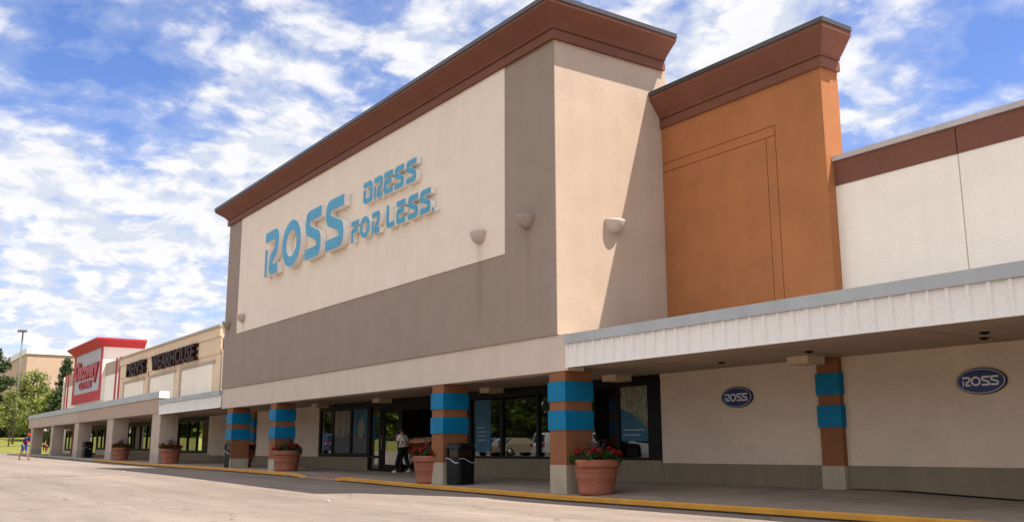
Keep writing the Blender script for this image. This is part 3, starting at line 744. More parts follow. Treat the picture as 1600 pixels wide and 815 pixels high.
b = MB(); b.box(-79.35, -68.65, YT - .08, YT - .052, 6.0, 9.72, 'grey'); b.build('grey_panel', rs)
b = MB(); b.sweep([(-.05, 9.60), (.05, 9.60), (.10, 9.70), (.55, 10.12), (.62, 10.15), (.62, 10.30), (-.05, 10.30)], [(-80.05, 6.9), (-80.05, YT - .12), (-68.05, YT - .12), (-68.05, 6.9)], 'redp'); b.build('red_cornice', rs)
b = MB(); b.box(-79.9, -68.2, YT, 6.9, 9.72, 10.25, 'lcap'); b.box(-85.8, -62.41, YM + .4, 30, 6.6, 6.9, 'lcap'); b.build('roof', rs)
ds = thing('shop_sign', 'slanted red script sign reading Discovery Clothing on the grey panel', 'sign', (-74, YT - .1, 7))
upper_text('Discovery', 1, -78.7, YT - .085, 6.72, 9.7, 2.2, .16, None, ds, 'lettering', shear=.10, bold=.035, fmat='signr', smat='signr')
upper_text('CLOTHING', 1, -76.7, YT - .085, 6.40, 5.2, .62, .12, None, ds, 'lettering', bold=.05, fmat='signr', smat='signr')
CUR[0] = rs
wall_run(-85.8, -80.9, 0, 2.93); wall_run(-77.6, -70.6, 0, 2.93); wall_run(-63.5, -62.41, 0, 2.93)
wall_run(-80.9, -77.6, 0, 1.0); wall_run(-80.9, -77.6, 2.87, 2.93)
wall_run(-67.2, -63.5, 0, 1.05); wall_run(-70.6, -63.5, 2.87, 2.93, 'black')
k = MB(); k.box(-85.8, -85.5, YW + .25, 25, 0, 8.1, 'white'); k.build('end_wall', rs)
for x in (-77.4, -71.1): b = MB(); b.box(x - .25, x + .25, YW - .04, YW, .6, 2.93, 'redp'); b.build('red_stripe', rs)
window_bay(-80.9, -77.6, 1.0, 2.87, (-79.2,), rs, .18)
window_bay(-67.2, -63.5, 1.05, 2.87, (-65.6,), rs, .18)
window_bay(-70.6, -67.2, .62, 2.87, (-69.0,), rs, .2, 'glass2')
# dark rooms behind the small shops
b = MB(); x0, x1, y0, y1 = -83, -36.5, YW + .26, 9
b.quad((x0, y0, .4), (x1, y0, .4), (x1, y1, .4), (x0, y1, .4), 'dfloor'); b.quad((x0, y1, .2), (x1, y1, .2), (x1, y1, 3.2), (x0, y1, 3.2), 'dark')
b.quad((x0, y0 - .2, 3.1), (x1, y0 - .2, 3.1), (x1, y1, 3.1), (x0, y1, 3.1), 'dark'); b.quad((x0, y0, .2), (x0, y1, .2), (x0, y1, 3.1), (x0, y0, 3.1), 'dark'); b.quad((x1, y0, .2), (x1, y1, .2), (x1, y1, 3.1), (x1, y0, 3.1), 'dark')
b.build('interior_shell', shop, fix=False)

# ------------------------------------------------------------------ brown stucco walkway canopy with piers
wc = thing('walkway_canopy', 'long brown stucco walkway canopy on square piers in front of the far shops', 'canopy', (-57, 0, .5))
b = MB(); b.box(-57.0, -35.18, -.06, .35, 2.95, 3.74, 'canopy'); b.box(-79.0, -57.02, -.06, .35, 2.95, 3.74, 'pier'); b.box(-79.0, -35.2, -.075, -.06, 2.95, 3.0, 'canopy'); b.build('fascia', wc)
b = MB(); b.box(-79.1, -35.05, -.12, .40, 3.742, 4.10, 'cap'); b.box(-35.048, -35.02, -.12, .40, 3.742, 4.10, 'coping'); b.build('cap', wc)  # thin white plate paints the sunlit end of the grey cap
b = MB(); b.box(-79.0, -37.22, .36, 3.39, 2.96, 3.1, 'soffit'); b.box(-79.0, -35.2, .36, YM - .2, 3.62, 3.7, 'cap'); b.build('roof_slab', wc)
b = MB(); b.box(-79.05, -78.9, .36, 3.39, 2.96, 3.7, 'redp'); b.build('end_panel', wc)
for x0, x1, d in ((-36.5, -34.85, .9), (-47.4, -45.75, .9), (-57.9, -56.45, .85), (-67.5, -66.6, .8), (-77.6, -76.6, .8)):
    z = min(zs(x0, 0), zs(x1, 0))
    k = MB(); k.box(x0, x1, -.02, d, z - .06, 2.948, 'pier'); o = k.build('pier', wc)
    k = MB(); k.box(x0 - .012, x1 + .012, -.032, d + .012, z - .06, z + .48, 'base2'); k.build('base', o)

# ------------------------------------------------------------------ flower planters
def leaf_cluster(b, c, r, n, size, mat, flat=.6, rnd=random):
    for _ in range(n):
        a = rnd.uniform(0, 2 * pi); q = r * sqrt(rnd.random())
        p = Vector((c[0] + q * cos(a), c[1] + q * sin(a), c[2] + rnd.uniform(-1, 1) * r * flat))
        d = Vector((rnd.gauss(0, 1), rnd.gauss(0, 1), rnd.gauss(.4, 1))).normalized(); e = d.cross(Vector((rnd.gauss(0, 1), rnd.gauss(0, 1), rnd.gauss(0, 1)))).normalized()
        s_ = size * rnd.uniform(.6, 1.3)
        b.add([p - d * s_, p + e * s_ * .55, p + d * s_, p - e * s_ * .55], [(0, 1, 2, 3)], mat)

def planter(seed):
    rnd = random.Random(seed)
    t = thing('flower_planter', 'terracotta planter', 'planter', (0, 0, 0), 'terracotta flower planters along the kerb')
    b = MB(); b.lathe([(.0, .0), (.385, .0), (.40, .03), (.41, .10), (.40, .115), (.455, .36), (.465, .38), (.455, .40), (.475, .50), (.485, .52), (.475, .54), (.50, .60), (.535, .61), (.54, .63), (.535, .655), (.545, .74), (.54, .765), (.50, .77), (.485, .74), (.47, .62)], (0, 0, 0), 'terra', 48)
    b.build('pot', t)
    b = MB(); b.lathe([(0, .70), (.3, .70), (.478, .68)], (0, 0, 0), 'soil', 24); b.build('soil', t)
    b = MB()
    for k in range(46):
        a = 2 * pi * k / 46 + rnd.uniform(-.1, .1); q = rnd.uniform(.25, .52)
        leaf_cluster(b, (q * cos(a), q * sin(a), .79 + rnd.uniform(-.07, .12)), .11, 24, .06, 'leafd', .7, rnd)
    b.build('foliage', t, fix=False)
    b = MB()
    for k in range(30):
        a = rnd.uniform(0, 2 * pi); q = .56 * sqrt(rnd.uniform(.15, 1)); c = Vector((q * cos(a), q * sin(a), .80 + rnd.uniform(0, .17) + .06 * (1 - q)))
        for _ in range(46):
            d = Vector((rnd.gauss(0, 1), rnd.gauss(0, 1), rnd.gauss(.3, 1))).normalized(); e = d.orthogonal().normalized(); f2 = d.cross(e); p = c + d * .05 * rnd.uniform(.5, 1.25); s_ = .026
            b.add([p - e * s_, p - f2 * s_ * .8, p + e * s_, p + f2 * s_ * .8], [(0, 1, 2, 3)], 'red')
    b.build('blossoms', t, fix=False)
    b = MB()
    for k in range(26):
        a = rnd.uniform(0, 2 * pi); h = rnd.uniform(.42, .72); o = rnd.uniform(.12, .34); w = .024
        base = Vector((.09 * cos(a), .09 * sin(a), .72)); pts = []
        for i in range(7):
            u = i / 6; pts.append(base + Vector((cos(a) * o * u * u * 1.3, sin(a) * o * u * u * 1.3, h * (1.5 * u - .8 * u ** 3))))
        sd = Vector((-sin(a), cos(a), 0)); vs = []
        for i, p in enumerate(pts): ww = w * (1 - (i / 6) ** 2 * .9); vs += [p - sd * ww, p + sd * ww]
        b.add(vs, [(2 * i, 2 * i + 1, 2 * i + 3, 2 * i + 2) for i in range(6)], 'purple')
    b.build('spiky_plant', t, fix=False)
    return t
pA, pB = planter(1), planter(5)
GP = 'terracotta flower planters along the kerb'
spots = [(.68, .37, 'nearest terracotta planter of red flowers, beside the first blue banded column'),
         (-6.55, .22, 'terracotta planter half hidden behind the second blue banded column near the woman'),
         (-18.2, .50, 'terracotta planter in front of the third blue banded column by the kerb ramp'),
         (-24.9, 1.05, 'terracotta planter mostly hidden behind the fourth blue banded column'),
         (-34.35, .48, 'terracotta planter at the first plain stucco pier left of the columns'),
         (-45.2, .45, 'farthest terracotta planter, at the second plain stucco pier')]
used = set()
for i, (x, y, lb) in enumerate(spots):
    src = pA if i % 2 == 0 else pB; loc = (x, y, zs(x, y) - .004)
    if src.name not in used: used.add(src.name); o = src; o.location = loc; o['label'] = lb
    else: o = dup(src, loc, lb)
    o.rotation_euler.z = i * 1.3

# ------------------------------------------------------------------ litter bins
def rounded(w, r, n=5):
    return [(sx * (w / 2 - r) + r * cos(a0 + k * pi / 2 / n), sy * (w / 2 - r) + r * sin(a0 + k * pi / 2 / n)) for sx, sy, a0 in ((1, 1, 0), (-1, 1, pi / 2), (-1, -1, pi), (1, -1, 1.5 * pi)) for k in range(n + 1)]
def loft(b, rings, mat):
    n = len(rings[0]); vs = [v for r in rings for v in r]
    b.add(vs, [(i * n + k, i * n + (k + 1) % n, (i + 1) * n + (k + 1) % n, (i + 1) * n + k) for i in range(len(rings) - 1) for k in range(n)] + [tuple(range(n)), tuple(range((len(rings) - 1) * n, len(rings) * n))], mat)
def litter_bin():
    t = thing('litter_bin', 'bin', 'litter bin', (0, 0, 0), 'black litter bins by the columns')
    def ring(w, z, r=.09): return [(x, y, z) for x, y in rounded(w, r)]
    b = MB(); loft(b, [ring(.56, 0), ring(.58, .03), ring(.60, .66), ring(.60, .70)], 'can'); b.build('body', t)
    b = MB(); loft(b, [ring(.60, .70), ring(.62, .71), ring(.62, .745), ring(.60, .75)], 'can'); b.build('collar', t)
    b = MB()
    for sx in (-1, 1):
        for sy in (-1, 1): b.box(*sorted((sx * .29, sx * .22)), *sorted((sy * .29, sy * .22)), .75, .98, 'can')
    loft(b, [ring(.52, .751), ring(.52, .965)], 'canin')
    loft(b, [ring(.61, .965), ring(.62, .99), ring(.60, 1.06), ring(.50, 1.11), ring(.30, 1.125)], 'can'); b.build('hood', t)
    for k in range(4):
        s_ = MB(); q = [(-.28 + .56 * i / 14, .70 - .10 * (i / 14) + .03 * sin(i / 14 * 2 * pi)) for i in range(15)]
        s_.strip(q, .016, -.312, -.296, 'silver')
        R_ = Matrix.Rotation(k * pi / 2, 3, 'Z'); s_.v = [tuple(R_ @ Vector(v)) for v in s_.v]; s_.build('wave_stripe', t)
    return t
M['canin'] = plain('bin_opening', (.022, .006, .005), .3, .5, var=.6, scale=12)  # red in this dark colour paints the reflections in the openings
cb = litter_bin()
for i, (x, y, rz, lb) in enumerate([(-5.22, .40, .12, 'black litter bin with a silver wave stripe, nearest, right of the second column'), (-23.9, .05, .1, 'black litter bin at the fourth blue banded column'), (-55.75, .30, .1, 'dark litter bin at the third plain stucco pier, farthest of the bins')]):
    loc = (x, y, zs(x, y) - .003)
    o = cb if i == 0 else dup(cb, loc, lb)
    o.location = loc; o['label'] = lb; o.rotation_euler.z = rz
    if i: o.location.y += .25

# ------------------------------------------------------------------ people
def skin_mesh(name, verts, edges, radii, mats, parent, root=0, sub=2):
    me = bpy.data.meshes.new(name); me.from_pydata(verts, edges, []); o = bpy.data.objects.new(name, me); COL.objects.link(o)
    md = o.modifiers.new('skin', 'SKIN'); md.use_smooth_shade = True
    for i, r in enumerate(radii):
        rr = r if isinstance(r, (tuple, list)) else (r, r); me.skin_vertices[0].data[i].radius = rr; me.skin_vertices[0].data[i].use_root = (i == root)
    sb = o.modifiers.new('sub', 'SUBSURF'); sb.levels = sb.render_levels = sub
    dg = bpy.context.evaluated_depsgraph_get(); dg.update()
    nm = bpy.data.meshes.new_from_object(o.evaluated_get(dg)); o.modifiers.clear(); o.data = nm; bpy.data.meshes.remove(me)
    nm.name = name; nm.materials.clear(); nm.materials.append(M[mats]); nm.polygons.foreach_set('use_smooth', [True] * len(nm.polygons))
    o.parent = parent; return o

def person(loc, rz, label, J, cloth, hat=None, bag=None):
    """J: joints in metres, +Y is forward; cloth: materials for shirt, trousers, shoe"""
    t = thing('person', label, 'person', loc); t.rotation_euler.z = rz
    names = list(J); idx = {k: i for i, k in enumerate(names)}; V = [Vector(J[k][0]) for k in names]; R_ = [J[k][1] for k in names]
    E_ = []
    for side in 'lr':
        E_ += [('pelvis', 'hip' + side), ('hip' + side, 'knee' + side), ('knee' + side, 'ankle' + side), ('ankle' + side, 'toe' + side), ('chest', 'sho' + side), ('sho' + side, 'elb' + side), ('elb' + side, 'wri' + side), ('wri' + side, 'palm' + side)]
    E_ += [('pelvis', 'waist'), ('waist', 'chest'), ('chest', 'neck'), ('neck', 'jaw'), ('jaw', 'crown')]
    # fingers: four short chains and a thumb from each palm
    for side in 'lr':
        p = V[idx['palm' + side]]; w = V[idx['wri' + side]]; d = (p - w).normalized(); lat = d.cross(Vector((1, 0, .2))).normalized()
        for k, (o, l) in enumerate(((-.030, .060), (-.010, .072), (.010, .068), (.028, .052))):
            a = p + lat * o + d * .035; c = a + d * l * .55 + Vector((0, 0, -.006)); e = c + d * l * .35 + Vector((0, .008, -.012))
            for nm, q, r in ((f'f{side}{k}a', a, .010), (f'f{side}{k}b', c, .009), (f'f{side}{k}c', e, .008)): idx[nm] = len(V); V.append(q); R_.append(r)
            E_ += [('palm' + side, f'f{side}{k}a'), (f'f{side}{k}a', f'f{side}{k}b'), (f'f{side}{k}b', f'f{side}{k}c')]
        a = w + d * .03 + lat * -.035; c = a + d * .035 + lat * -.018
        for nm, q, r in ((f't{side}a', a, .011), (f't{side}b', c, .009)): idx[nm] = len(V); V.append(q); R_.append(r)
        E_ += [('wri' + side, f't{side}a'), (f't{side}a', f't{side}b')]
    skin_mesh('body', V, [(idx[a], idx[b]) for a, b in E_], R_, 'skin', t, idx['pelvis'])
    def shell(nm, keys, edges, mat, grow, endmul=None):
        ii = {k: i for i, k in enumerate(keys)}; vs = []; rs = []
        for k in keys:
            if isinstance(k, tuple): a, c, u = k; vs.append(Vector(J[a][0]).lerp(Vector(J[c][0]), u)); r0, r1 = J[a][1], J[c][1]; r0 = r0 if isinstance(r0, float) else r0[0]; r1 = r1 if isinstance(r1, float) else r1[0]; rs.append(r0 + (r1 - r0) * u + grow)
            else:
                r = J[k][1]; vs.append(Vector(J[k][0])); rs.append(tuple(q + grow for q in r) if isinstance(r, tuple) else r + grow)
        return skin_mesh(nm, vs, [(ii[a], ii[b]) for a, b in edges], rs, mat, t, 0)
    sl = {s_: ('sho' + s_, 'elb' + s_, cloth.get('sleeve', .75)) for s_ in 'lr'}
    nk = ('chest', 'neck', .55); hm = ('waist', 'pelvis', .75)
    shell('shirt', ['waist', 'chest', hm, nk, 'shol', 'shor', sl['l'], sl['r']], [('waist', 'chest'), ('waist', hm), ('chest', nk), ('chest', 'shol'), ('chest', 'shor'), ('shol', sl['l']), ('shor', sl['r'])], cloth['shirt'], .016)
    lg = cloth.get('leg', 1.0)
    keys = ['pelvis', 'hipl', 'hipr']; ed = [('pelvis', 'hipl'), ('pelvis', 'hipr')]
    for s_ in 'lr':
        if lg < 1: k = ('hip' + s_, 'knee' + s_, lg); keys.append(k); ed.append(('hip' + s_, k))
        else:
            k = ('knee' + s_, 'ankle' + s_, .9); keys += ['knee' + s_, k]; ed += [('hip' + s_, 'knee' + s_), ('knee' + s_, k)]
    shell('trousers', keys, ed, cloth['trousers'], .022)
    for s_ in 'lr':
        a, c = Vector(J['ankle' + s_][0]), Vector(J['toe' + s_][0]); a = a + Vector((0, -.03, -.045)); m = a.lerp(c, .5)
        skin_mesh('shoe', [a, m, c], [(0, 1), (1, 2)], [.048, .05, .042], cloth['shoe'], t)
    if cloth.get('vest'):
        vs = [Vector(J['waist'][0]) + Vector((0, .03, -.05)), Vector(J['chest'][0]) + Vector((0, .045, -.02))]
        skin_mesh('vest', vs, [(0, 1)], [(.185, .145), (.195, .15)], cloth['vest'], t)
    # face, ears, hair
    c = Vector(J['crown'][0]); j = Vector(J['jaw'][0]); up = (c - j).normalized(); fw = Vector((0, 1, 0)) + up * -(Vector((0, 1, 0)).dot(up)); fw.normalize(); lt = fw.cross(up); mid = j.lerp(c, .45); rr = .085
    b = MB()
    nz = mid + fw * (rr + .012) - up * .018; b.add([nz + fw * .018, nz - lt * .014 - up * .006, nz + lt * .014 - up * .006, nz + up * .05], [(0, 1, 3), (0, 3, 2), (0, 2, 1), (1, 2, 3)], 'skin'); b.build('nose', t, (0, 0, 0))
    for s_ in (-1, 1):
        b = MB(); q = mid + fw * rr * .93 + lt * s_ * .033 + up * .012; b.lathe([(0, -.008), (.010, -.004), (.010, .004), (0, .008)], q, 'hair', 8); b.build('eye', t, (0, 0, 0))
        b = MB(); q = mid + lt * s_ * rr; b.lathe([(0, -.028), (.014, -.018), (.017, .01), (.0, .028)], q, 'skin', 8); b.build('ear', t, (0, 0, 0))
    b = MB(); q = mid + fw * rr * .98 - up * .055; b.lathe([(0, -.006), (.020, -.003), (.020, .003), (0, .006)], q, 'mouth', 8); b.build('mouth', t, (0, 0, 0))
    if hat:
        h = c + up * .015
        b = MB(); b.lathe([(.104, -.04), (.102, .0), (.085, .05), (.045, .08), (0, .088)], h, hat, 18); b.build('cap', t, (0, 0, 0))
        b = MB(); b.add([h + fw * .09 + lt * .08 - up * .03, h + fw * .19 + lt * .05 - up * .045, h + fw * .19 - lt * .05 - up * .045, h + fw * .09 - lt * .08 - up * .03], [(0, 1, 2, 3)], hat); b.build('cap_peak', t, (0, 0, 0))
    else:
        vs = [c - fw * .012 + up * .012, c.lerp(j, .35) - fw * .035, j - fw * .05 - up * .01]
        skin_mesh('hair', vs, [(0, 1), (1, 2)], [.088, .097, .07], 'hair', t)
    if bag:
        p = Vector(J['palm' + bag][0]); b = MB(); b.add([p + Vector((dx, dy, dz)) for dz, w, d in ((-.10, .10, .03), (-.18, .14, .07), (-.38, .15, .09), (-.46, .12, .05)) for dx, dy in ((-d, -w), (d, -w), (d, w), (-d, w))], [(4 * i + k, 4 * i + (k + 1) % 4, 4 * i + 4 + (k + 1) % 4, 4 * i + 4 + k) for i in range(3) for k in range(4)] + [(0, 1, 2, 3), (12, 13, 14, 15)], 'bag')
        b.tube([p + Vector((0, -.06, -.11)), p + Vector((0, 0, .01)), p + Vector((0, .06, -.11))], .008, 'bag', 5); b.build('carrier_bag', t, (0, 0, 0))
    return t
M['mouth'] = plain('lips', (.22, .06, .05), .5, .3)

def walk(H, lean, stride, arm_l, arm_r):
    k = H / 1.70
    J = dict(pelvis=((0, 0, .95), (.135, .105)), waist=((0, lean * .25, 1.10), (.125, .10)), chest=((0, lean * .65, 1.33), (.145, .11)), neck=((0, lean * .95, 1.47), .055), jaw=((0, lean * 1.1 + .02, 1.54), .072), crown=((0, lean * 1.2 + .01, 1.635), .088))
    for s_, sg_, st in (('l', -1, stride), ('r', 1, -stride)):
        J['hip' + s_] = ((sg_ * .09, 0, .88), .088)
        J['knee' + s_] = ((sg_ * .095, st * .5 + .03, .48), .062)
        J['ankle' + s_] = ((sg_ * .095, st, .085 + (.05 if st < 0 else 0)), .042)
        J['toe' + s_] = ((sg_ * .11, st + .15, .045 if st >= 0 else .04), .038)
        J['sho' + s_] = ((sg_ * .18, lean * .75, 1.38), .058)
        el, wr, pa = (arm_l if s_ == 'l' else arm_r)
        J['elb' + s_] = ((sg_ * el[0], el[1], el[2]), .043); J['wri' + s_] = ((sg_ * wr[0], wr[1], wr[2]), .030); J['palm' + s_] = ((sg_ * pa[0], pa[1], pa[2]), (.036, .020))
    return {n: (tuple(q * k for q in p), tuple(q * k for q in r) if isinstance(r, tuple) else r * k) for n, (p, r) in J.items()}
down = lambda f: ((.22, -.02 + f * .4, 1.12), (.23, .05 + f, .88), (.23, .07 + f * 1.1, .80))
raised = ((.22, .10, 1.14), (.13, .26, 1.34), (.09, .27, 1.42))
x, y = -13.45, 3.0
person((x, y, zs(x, y)), radians(112), 'woman in white top and dark trousers with a white bag outside the store entrance', walk(1.60, .05, .27, raised, down(-.10)), dict(shirt='shirt', trousers='pants', shoe='shoe', sleeve=.8), bag='r')
x, y = -55.6, -3.5
person((x, y, zr(x, y) + .0), radians(-42), 'man in red cap, red and blue shirt and blue shorts crossing the far lot', walk(1.74, .20, .26, down(-.14), down(.06)), dict(shirt='navyc', trousers='bluec', shoe='dshoe', sleeve=.95, leg=.85, vest='redc'), hat='redc')

# ------------------------------------------------------------------ things at the far end
def gz_at(x):
    T = sorted(gz.items()); return lerp(T, x)
x, y = -92, 3.62
t = thing('fire_hydrant', 'red fire hydrant on the grass between the last two piers', 'hydrant', (x, y, gz_at(x)))
b = MB(); b.lathe([(.16, 0), (.16, .05), (.11, .06), (.105, .55), (.15, .56), (.15, .60), (.13, .62), (.11, .70), (.05, .75), (.03, .80), (0, .80)], (x, y, gz_at(x)), 'hyd', 16); b.build('barrel', t)
for s_ in (-1, 1):
    b = MB(); b.tube([(x, y + s_ * .08, gz_at(x) + .46), (x, y + s_ * .19, gz_at(x) + .46)], .055, 'hyd', 10); b.build('outlet', t)
b = MB(); b.tube([(x + .08, y, gz_at(x) + .40), (x + .2, y, gz_at(x) + .40)], .075, 'hyd', 10); b.build('pumper_cap', t)
x, y = -95.5, 3.9
t = thing('sign_post', 'thin dark post with a small pale round plate beside the hydrant', 'sign post', (x, y, gz_at(x)))
b = MB(); b.tube([(x, y, gz_at(x)), (x, y, gz_at(x) + 2.35)], .05, 'black', 6); b.build('post', t)
b = MB(); b.tube([(x + .05, y, gz_at(x) + 2.1), (x + .08, y, gz_at(x) + 2.1)], .17, 'base2', 14); b.build('plate', t)
x, y = -81.2, 2.55; z = zs(x, y)
t = thing('sandwich_board', 'dark folding board standing under the canopy behind the second last pier', 'sign board', (x, y, z))
for s_ in (-1, 1):
    b = MB(); b.add([(x - .02, y + s_ * .35, z), (x + .02, y + s_ * .35, z), (x + .02, y + s_ * .04, z + .9), (x - .02, y + s_ * .04, z + .9), (x + .55, y + s_ * .35, z), (x + .59, y + s_ * .35, z), (x + .59, y + s_ * .04, z + .9), (x + .55, y + s_ * .04, z + .9)], [(0, 4, 7, 3), (1, 5, 6, 2), (0, 1, 5, 4), (3, 7, 6, 2), (0, 1, 2, 3), (4, 5, 6, 7)], 'black'); b.build('board', t)

# big tan brick store far behind
cx, cy = -150, 8.85
t = thing('brick_building', 'plain tan brick department store block with white coping behind the trees', 'building', (cx - 15, cy + 20, 2.5))
b = MB(); b.box(cx - 34, cx, cy, cy + 60, 1, 16.0, 'brick'); b.build('wall', t)
b = MB(); b.box(cx - 34.2, cx + .2, cy - .2, cy + 60.2, 16.0, 16.9, 'coping'); b.build('coping', t)
x, y = -112, 3.0
t = thing('street_lamp', 'tall grey lot light pole with a flat head in front of the brick building', 'street lamp', (x, y, gz_at(x)))
b = MB(); b.tube([(x, y, gz_at(x) - .1), (x, y, 15.2)], [.13, .08], 'lampmetal', 10); b.build('pole', t)
b = MB(); b.box(x - .2, x + .9, y - .6, y + .35, 15.2, 15.40, 'lampmetal'); b.build('lamp_head', t)

# ------------------------------------------------------------------ trees
L = dict(pale=leaf_mat('pale_leaves', (.30, .32, .085), (.14, .18, .04), .9), lime=leaf_mat('lime_leaves', (.27, .30, .035), (.13, .18, .02), 1.1),
         dark=leaf_mat('deep_leaves', (.028, .052, .016), (.065, .095, .024), .7), pine=leaf_mat('pine_needles', (.035, .07, .028), (.08, .12, .04), .8), mid=leaf_mat('mid_leaves', (.06, .10, .022), (.11, .15, .035), .8))
M.update({'leaf_' + k: v for k, v in L.items()})
def tree(label, x, y, z0, H, W, mat, seed, trunk=.22, crown0=.25, n=3600, leaf=.17, kind='tree', group='trees beyond the far shops'):
    rnd = random.Random(seed); t = thing(kind, label, 'tree', (x, y, z0), group)
    b = MB(); top = z0 + H * .8
    pts = [(x + rnd.uniform(-.1, .1) * i, y + rnd.uniform(-.1, .1) * i, z0 - .1 + (top - z0) * i / 5) for i in range(6)]
    b.tube(pts, [trunk * (1 - .15 * i) for i in range(6)], 'bark', 7); b.build('trunk', t)
    cl = []; lm = MB()
    if kind == 'pine_tree':
        for k in range(52):
            u = (k + .5) / 52; zz = z0 + H * (.06 + .94 * u); rad = W / 2 * (1 - u) ** .75 * rnd.uniform(.6, 1.15) + .12; a = k * 2.4 + rnd.uniform(-.3, .3)
            for q in (.4, .75, 1): cl.append((Vector((x + rad * q * cos(a), y + rad * q * sin(a), zz - rad * q * .12)), .34 + .30 * (1 - u) * (1.2 - q * .5)))
            lm.tube([(x, y, zz - .1), (x + rad * cos(a), y + rad * sin(a), zz - .12 * rad)], [.05, .02], 'bark', 4, False)
    else:
        for k in range(46):
            u = rnd.random(); a = rnd.uniform(0, 2 * pi); zz = z0 + H * (crown0 + (1 - crown0) * u); prof = (max(0, sin(pi * min(1, (u * .86 + .14)))) ** .6)
            rad = W / 2 * prof * sqrt(rnd.uniform(.08, 1)); p = Vector((x + rad * cos(a), y + rad * sin(a), zz)); cl.append((p, W * rnd.uniform(.075, .15)))
            if k % 3 == 0: q = pts[min(4, 1 + int(u * 4))]; lm.tube([q, tuple(Vector(q).lerp(p, .5) + Vector((0, 0, .25))), tuple(p)], [trunk * .4, trunk * .25, .02], 'bark', 5, False)
    lm.build('limbs', t)
    b = MB(); tot = sum(r * r for _, r in cl)
    for p, r in cl:
        for _ in range(int(n * r * r / tot) + 4):
            d = Vector((rnd.gauss(0, 1), rnd.gauss(0, 1), rnd.gauss(0, .8))); d = d / max(.3, d.length) * r * (rnd.random() ** .45) * 1.15; c = p + d
            nn = (d.normalized() + Vector((rnd.gauss(0, .7), rnd.gauss(0, .7), rnd.gauss(.5, .7)))).normalized(); e = nn.orthogonal().normalized(); e = Matrix.Rotation(rnd.uniform(0, 6.28), 3, nn) @ e; f2 = nn.cross(e); s_ = leaf * rnd.uniform(.6, 1.35)
            b.add([c - e * s_, c - f2 * s_ * .6, c + e * s_, c + f2 * s_ * .6], [(0, 1, 2, 3)], mat)
    b.build('crown', t, fix=False)
    return t
tree('dark slender pine right of the pale tree, beside the red and white shop', -103, 6.75, 1.5, 9.9, 4.6, 'leaf_pine', 11, kind='pine_tree', n=5200, leaf=.16)
tree('broad pale green tree in front of the brick building', -118, 5.7, 2.1, 8.5, 6.8, 'leaf_pale', 12, n=5200, crown0=.18, leaf=.17)
tree('low lime green tree touching the canopy roofline', -106, 5.9, 1.5, 5.9, 3.8, 'leaf_lime', 13, n=2800, crown0=.15, leaf=.13)
tree('small pale young tree with a thin trunk on the grass at far left', -104, 1.55, 1.4, 6.0, 3.6, 'leaf_pale', 14, .08, .36, 1500, .13)
tree('tall dark tree cut off by the left edge', -132, 2.0, 2.8, 12.0, 6.5, 'leaf_dark', 15, n=4800, leaf=.2)
for i, (x, y, h, w, lb) in enumerate([(-136, 4.4, 6.0, 5.5, 'dark bushy tree behind the young tree, left of the light pole'), (-134, 7.4, 6.4, 6, 'dark bushy tree behind the trunk of the pale green tree'), (-134, 10.6, 6.8, 6, 'dark bushy tree seen under the canopy behind the hydrant'), (-132, 14.2, 6.4, 6, 'dark bushy tree seen between the last piers, right of the hydrant'), (-130, 18, 7, 7, 'dark bushy tree hidden mostly behind the last shop')]):
    tree(lb, x, y, 2.4, h, w, 'leaf_dark', 30 + i, .2, .02, 3600, .22)

# ------------------------------------------------------------------ across the lot (seen reflected in the glass)
g = MB(); g.add([(x, y, z) for x in (-350, -200, -90, -40, 20, 80) for y, z in ((-62, .62), (-66, .75), (-80, 1.2), (-130, 1.8))], [(i * 4 + k, (i + 1) * 4 + k, (i + 1) * 4 + k + 1, i * 4 + k + 1) for i in range(5) for k in range(3)], 'grass'); tag(g.build('verge'), kind='stuff')
b = MB(); rnd = random.Random(3)
for i in range(190):
    x = -340 + i * 2.0 + rnd.uniform(-1, 1); h = rnd.uniform(10, 15); y = -78 - rnd.uniform(0, 9)
    for k in range(11):
        c = Vector((x + rnd.gauss(0, 1.4), y + rnd.gauss(0, 1.5), .6 + h * (k + .3) / 11)); leaf_cluster(b, c, 1.7, 26, .75, rnd.choice(['leaf_mid', 'leaf_mid', 'leaf_dark', 'leaf_lime']), .6, rnd)
for i in range(44):
    x = -152 + rnd.uniform(-5, 3); y = -84 + i * 1.75; h = rnd.uniform(8, 12)
    for k in range(10):
        c = Vector((x + rnd.gauss(0, 1.2), y + rnd.gauss(0, 1.0), 2.4 + h * (k + .3) / 10)); leaf_cluster(b, c, 1.6, 24, .7, rnd.choice(['leaf_mid', 'leaf_dark', 'leaf_dark', 'leaf_lime']), .6, rnd)
tag(b.build('woods', fix=False), 'far belt of green trees across the parking lot, mirrored in the glass', 'trees', None, 'stuff')

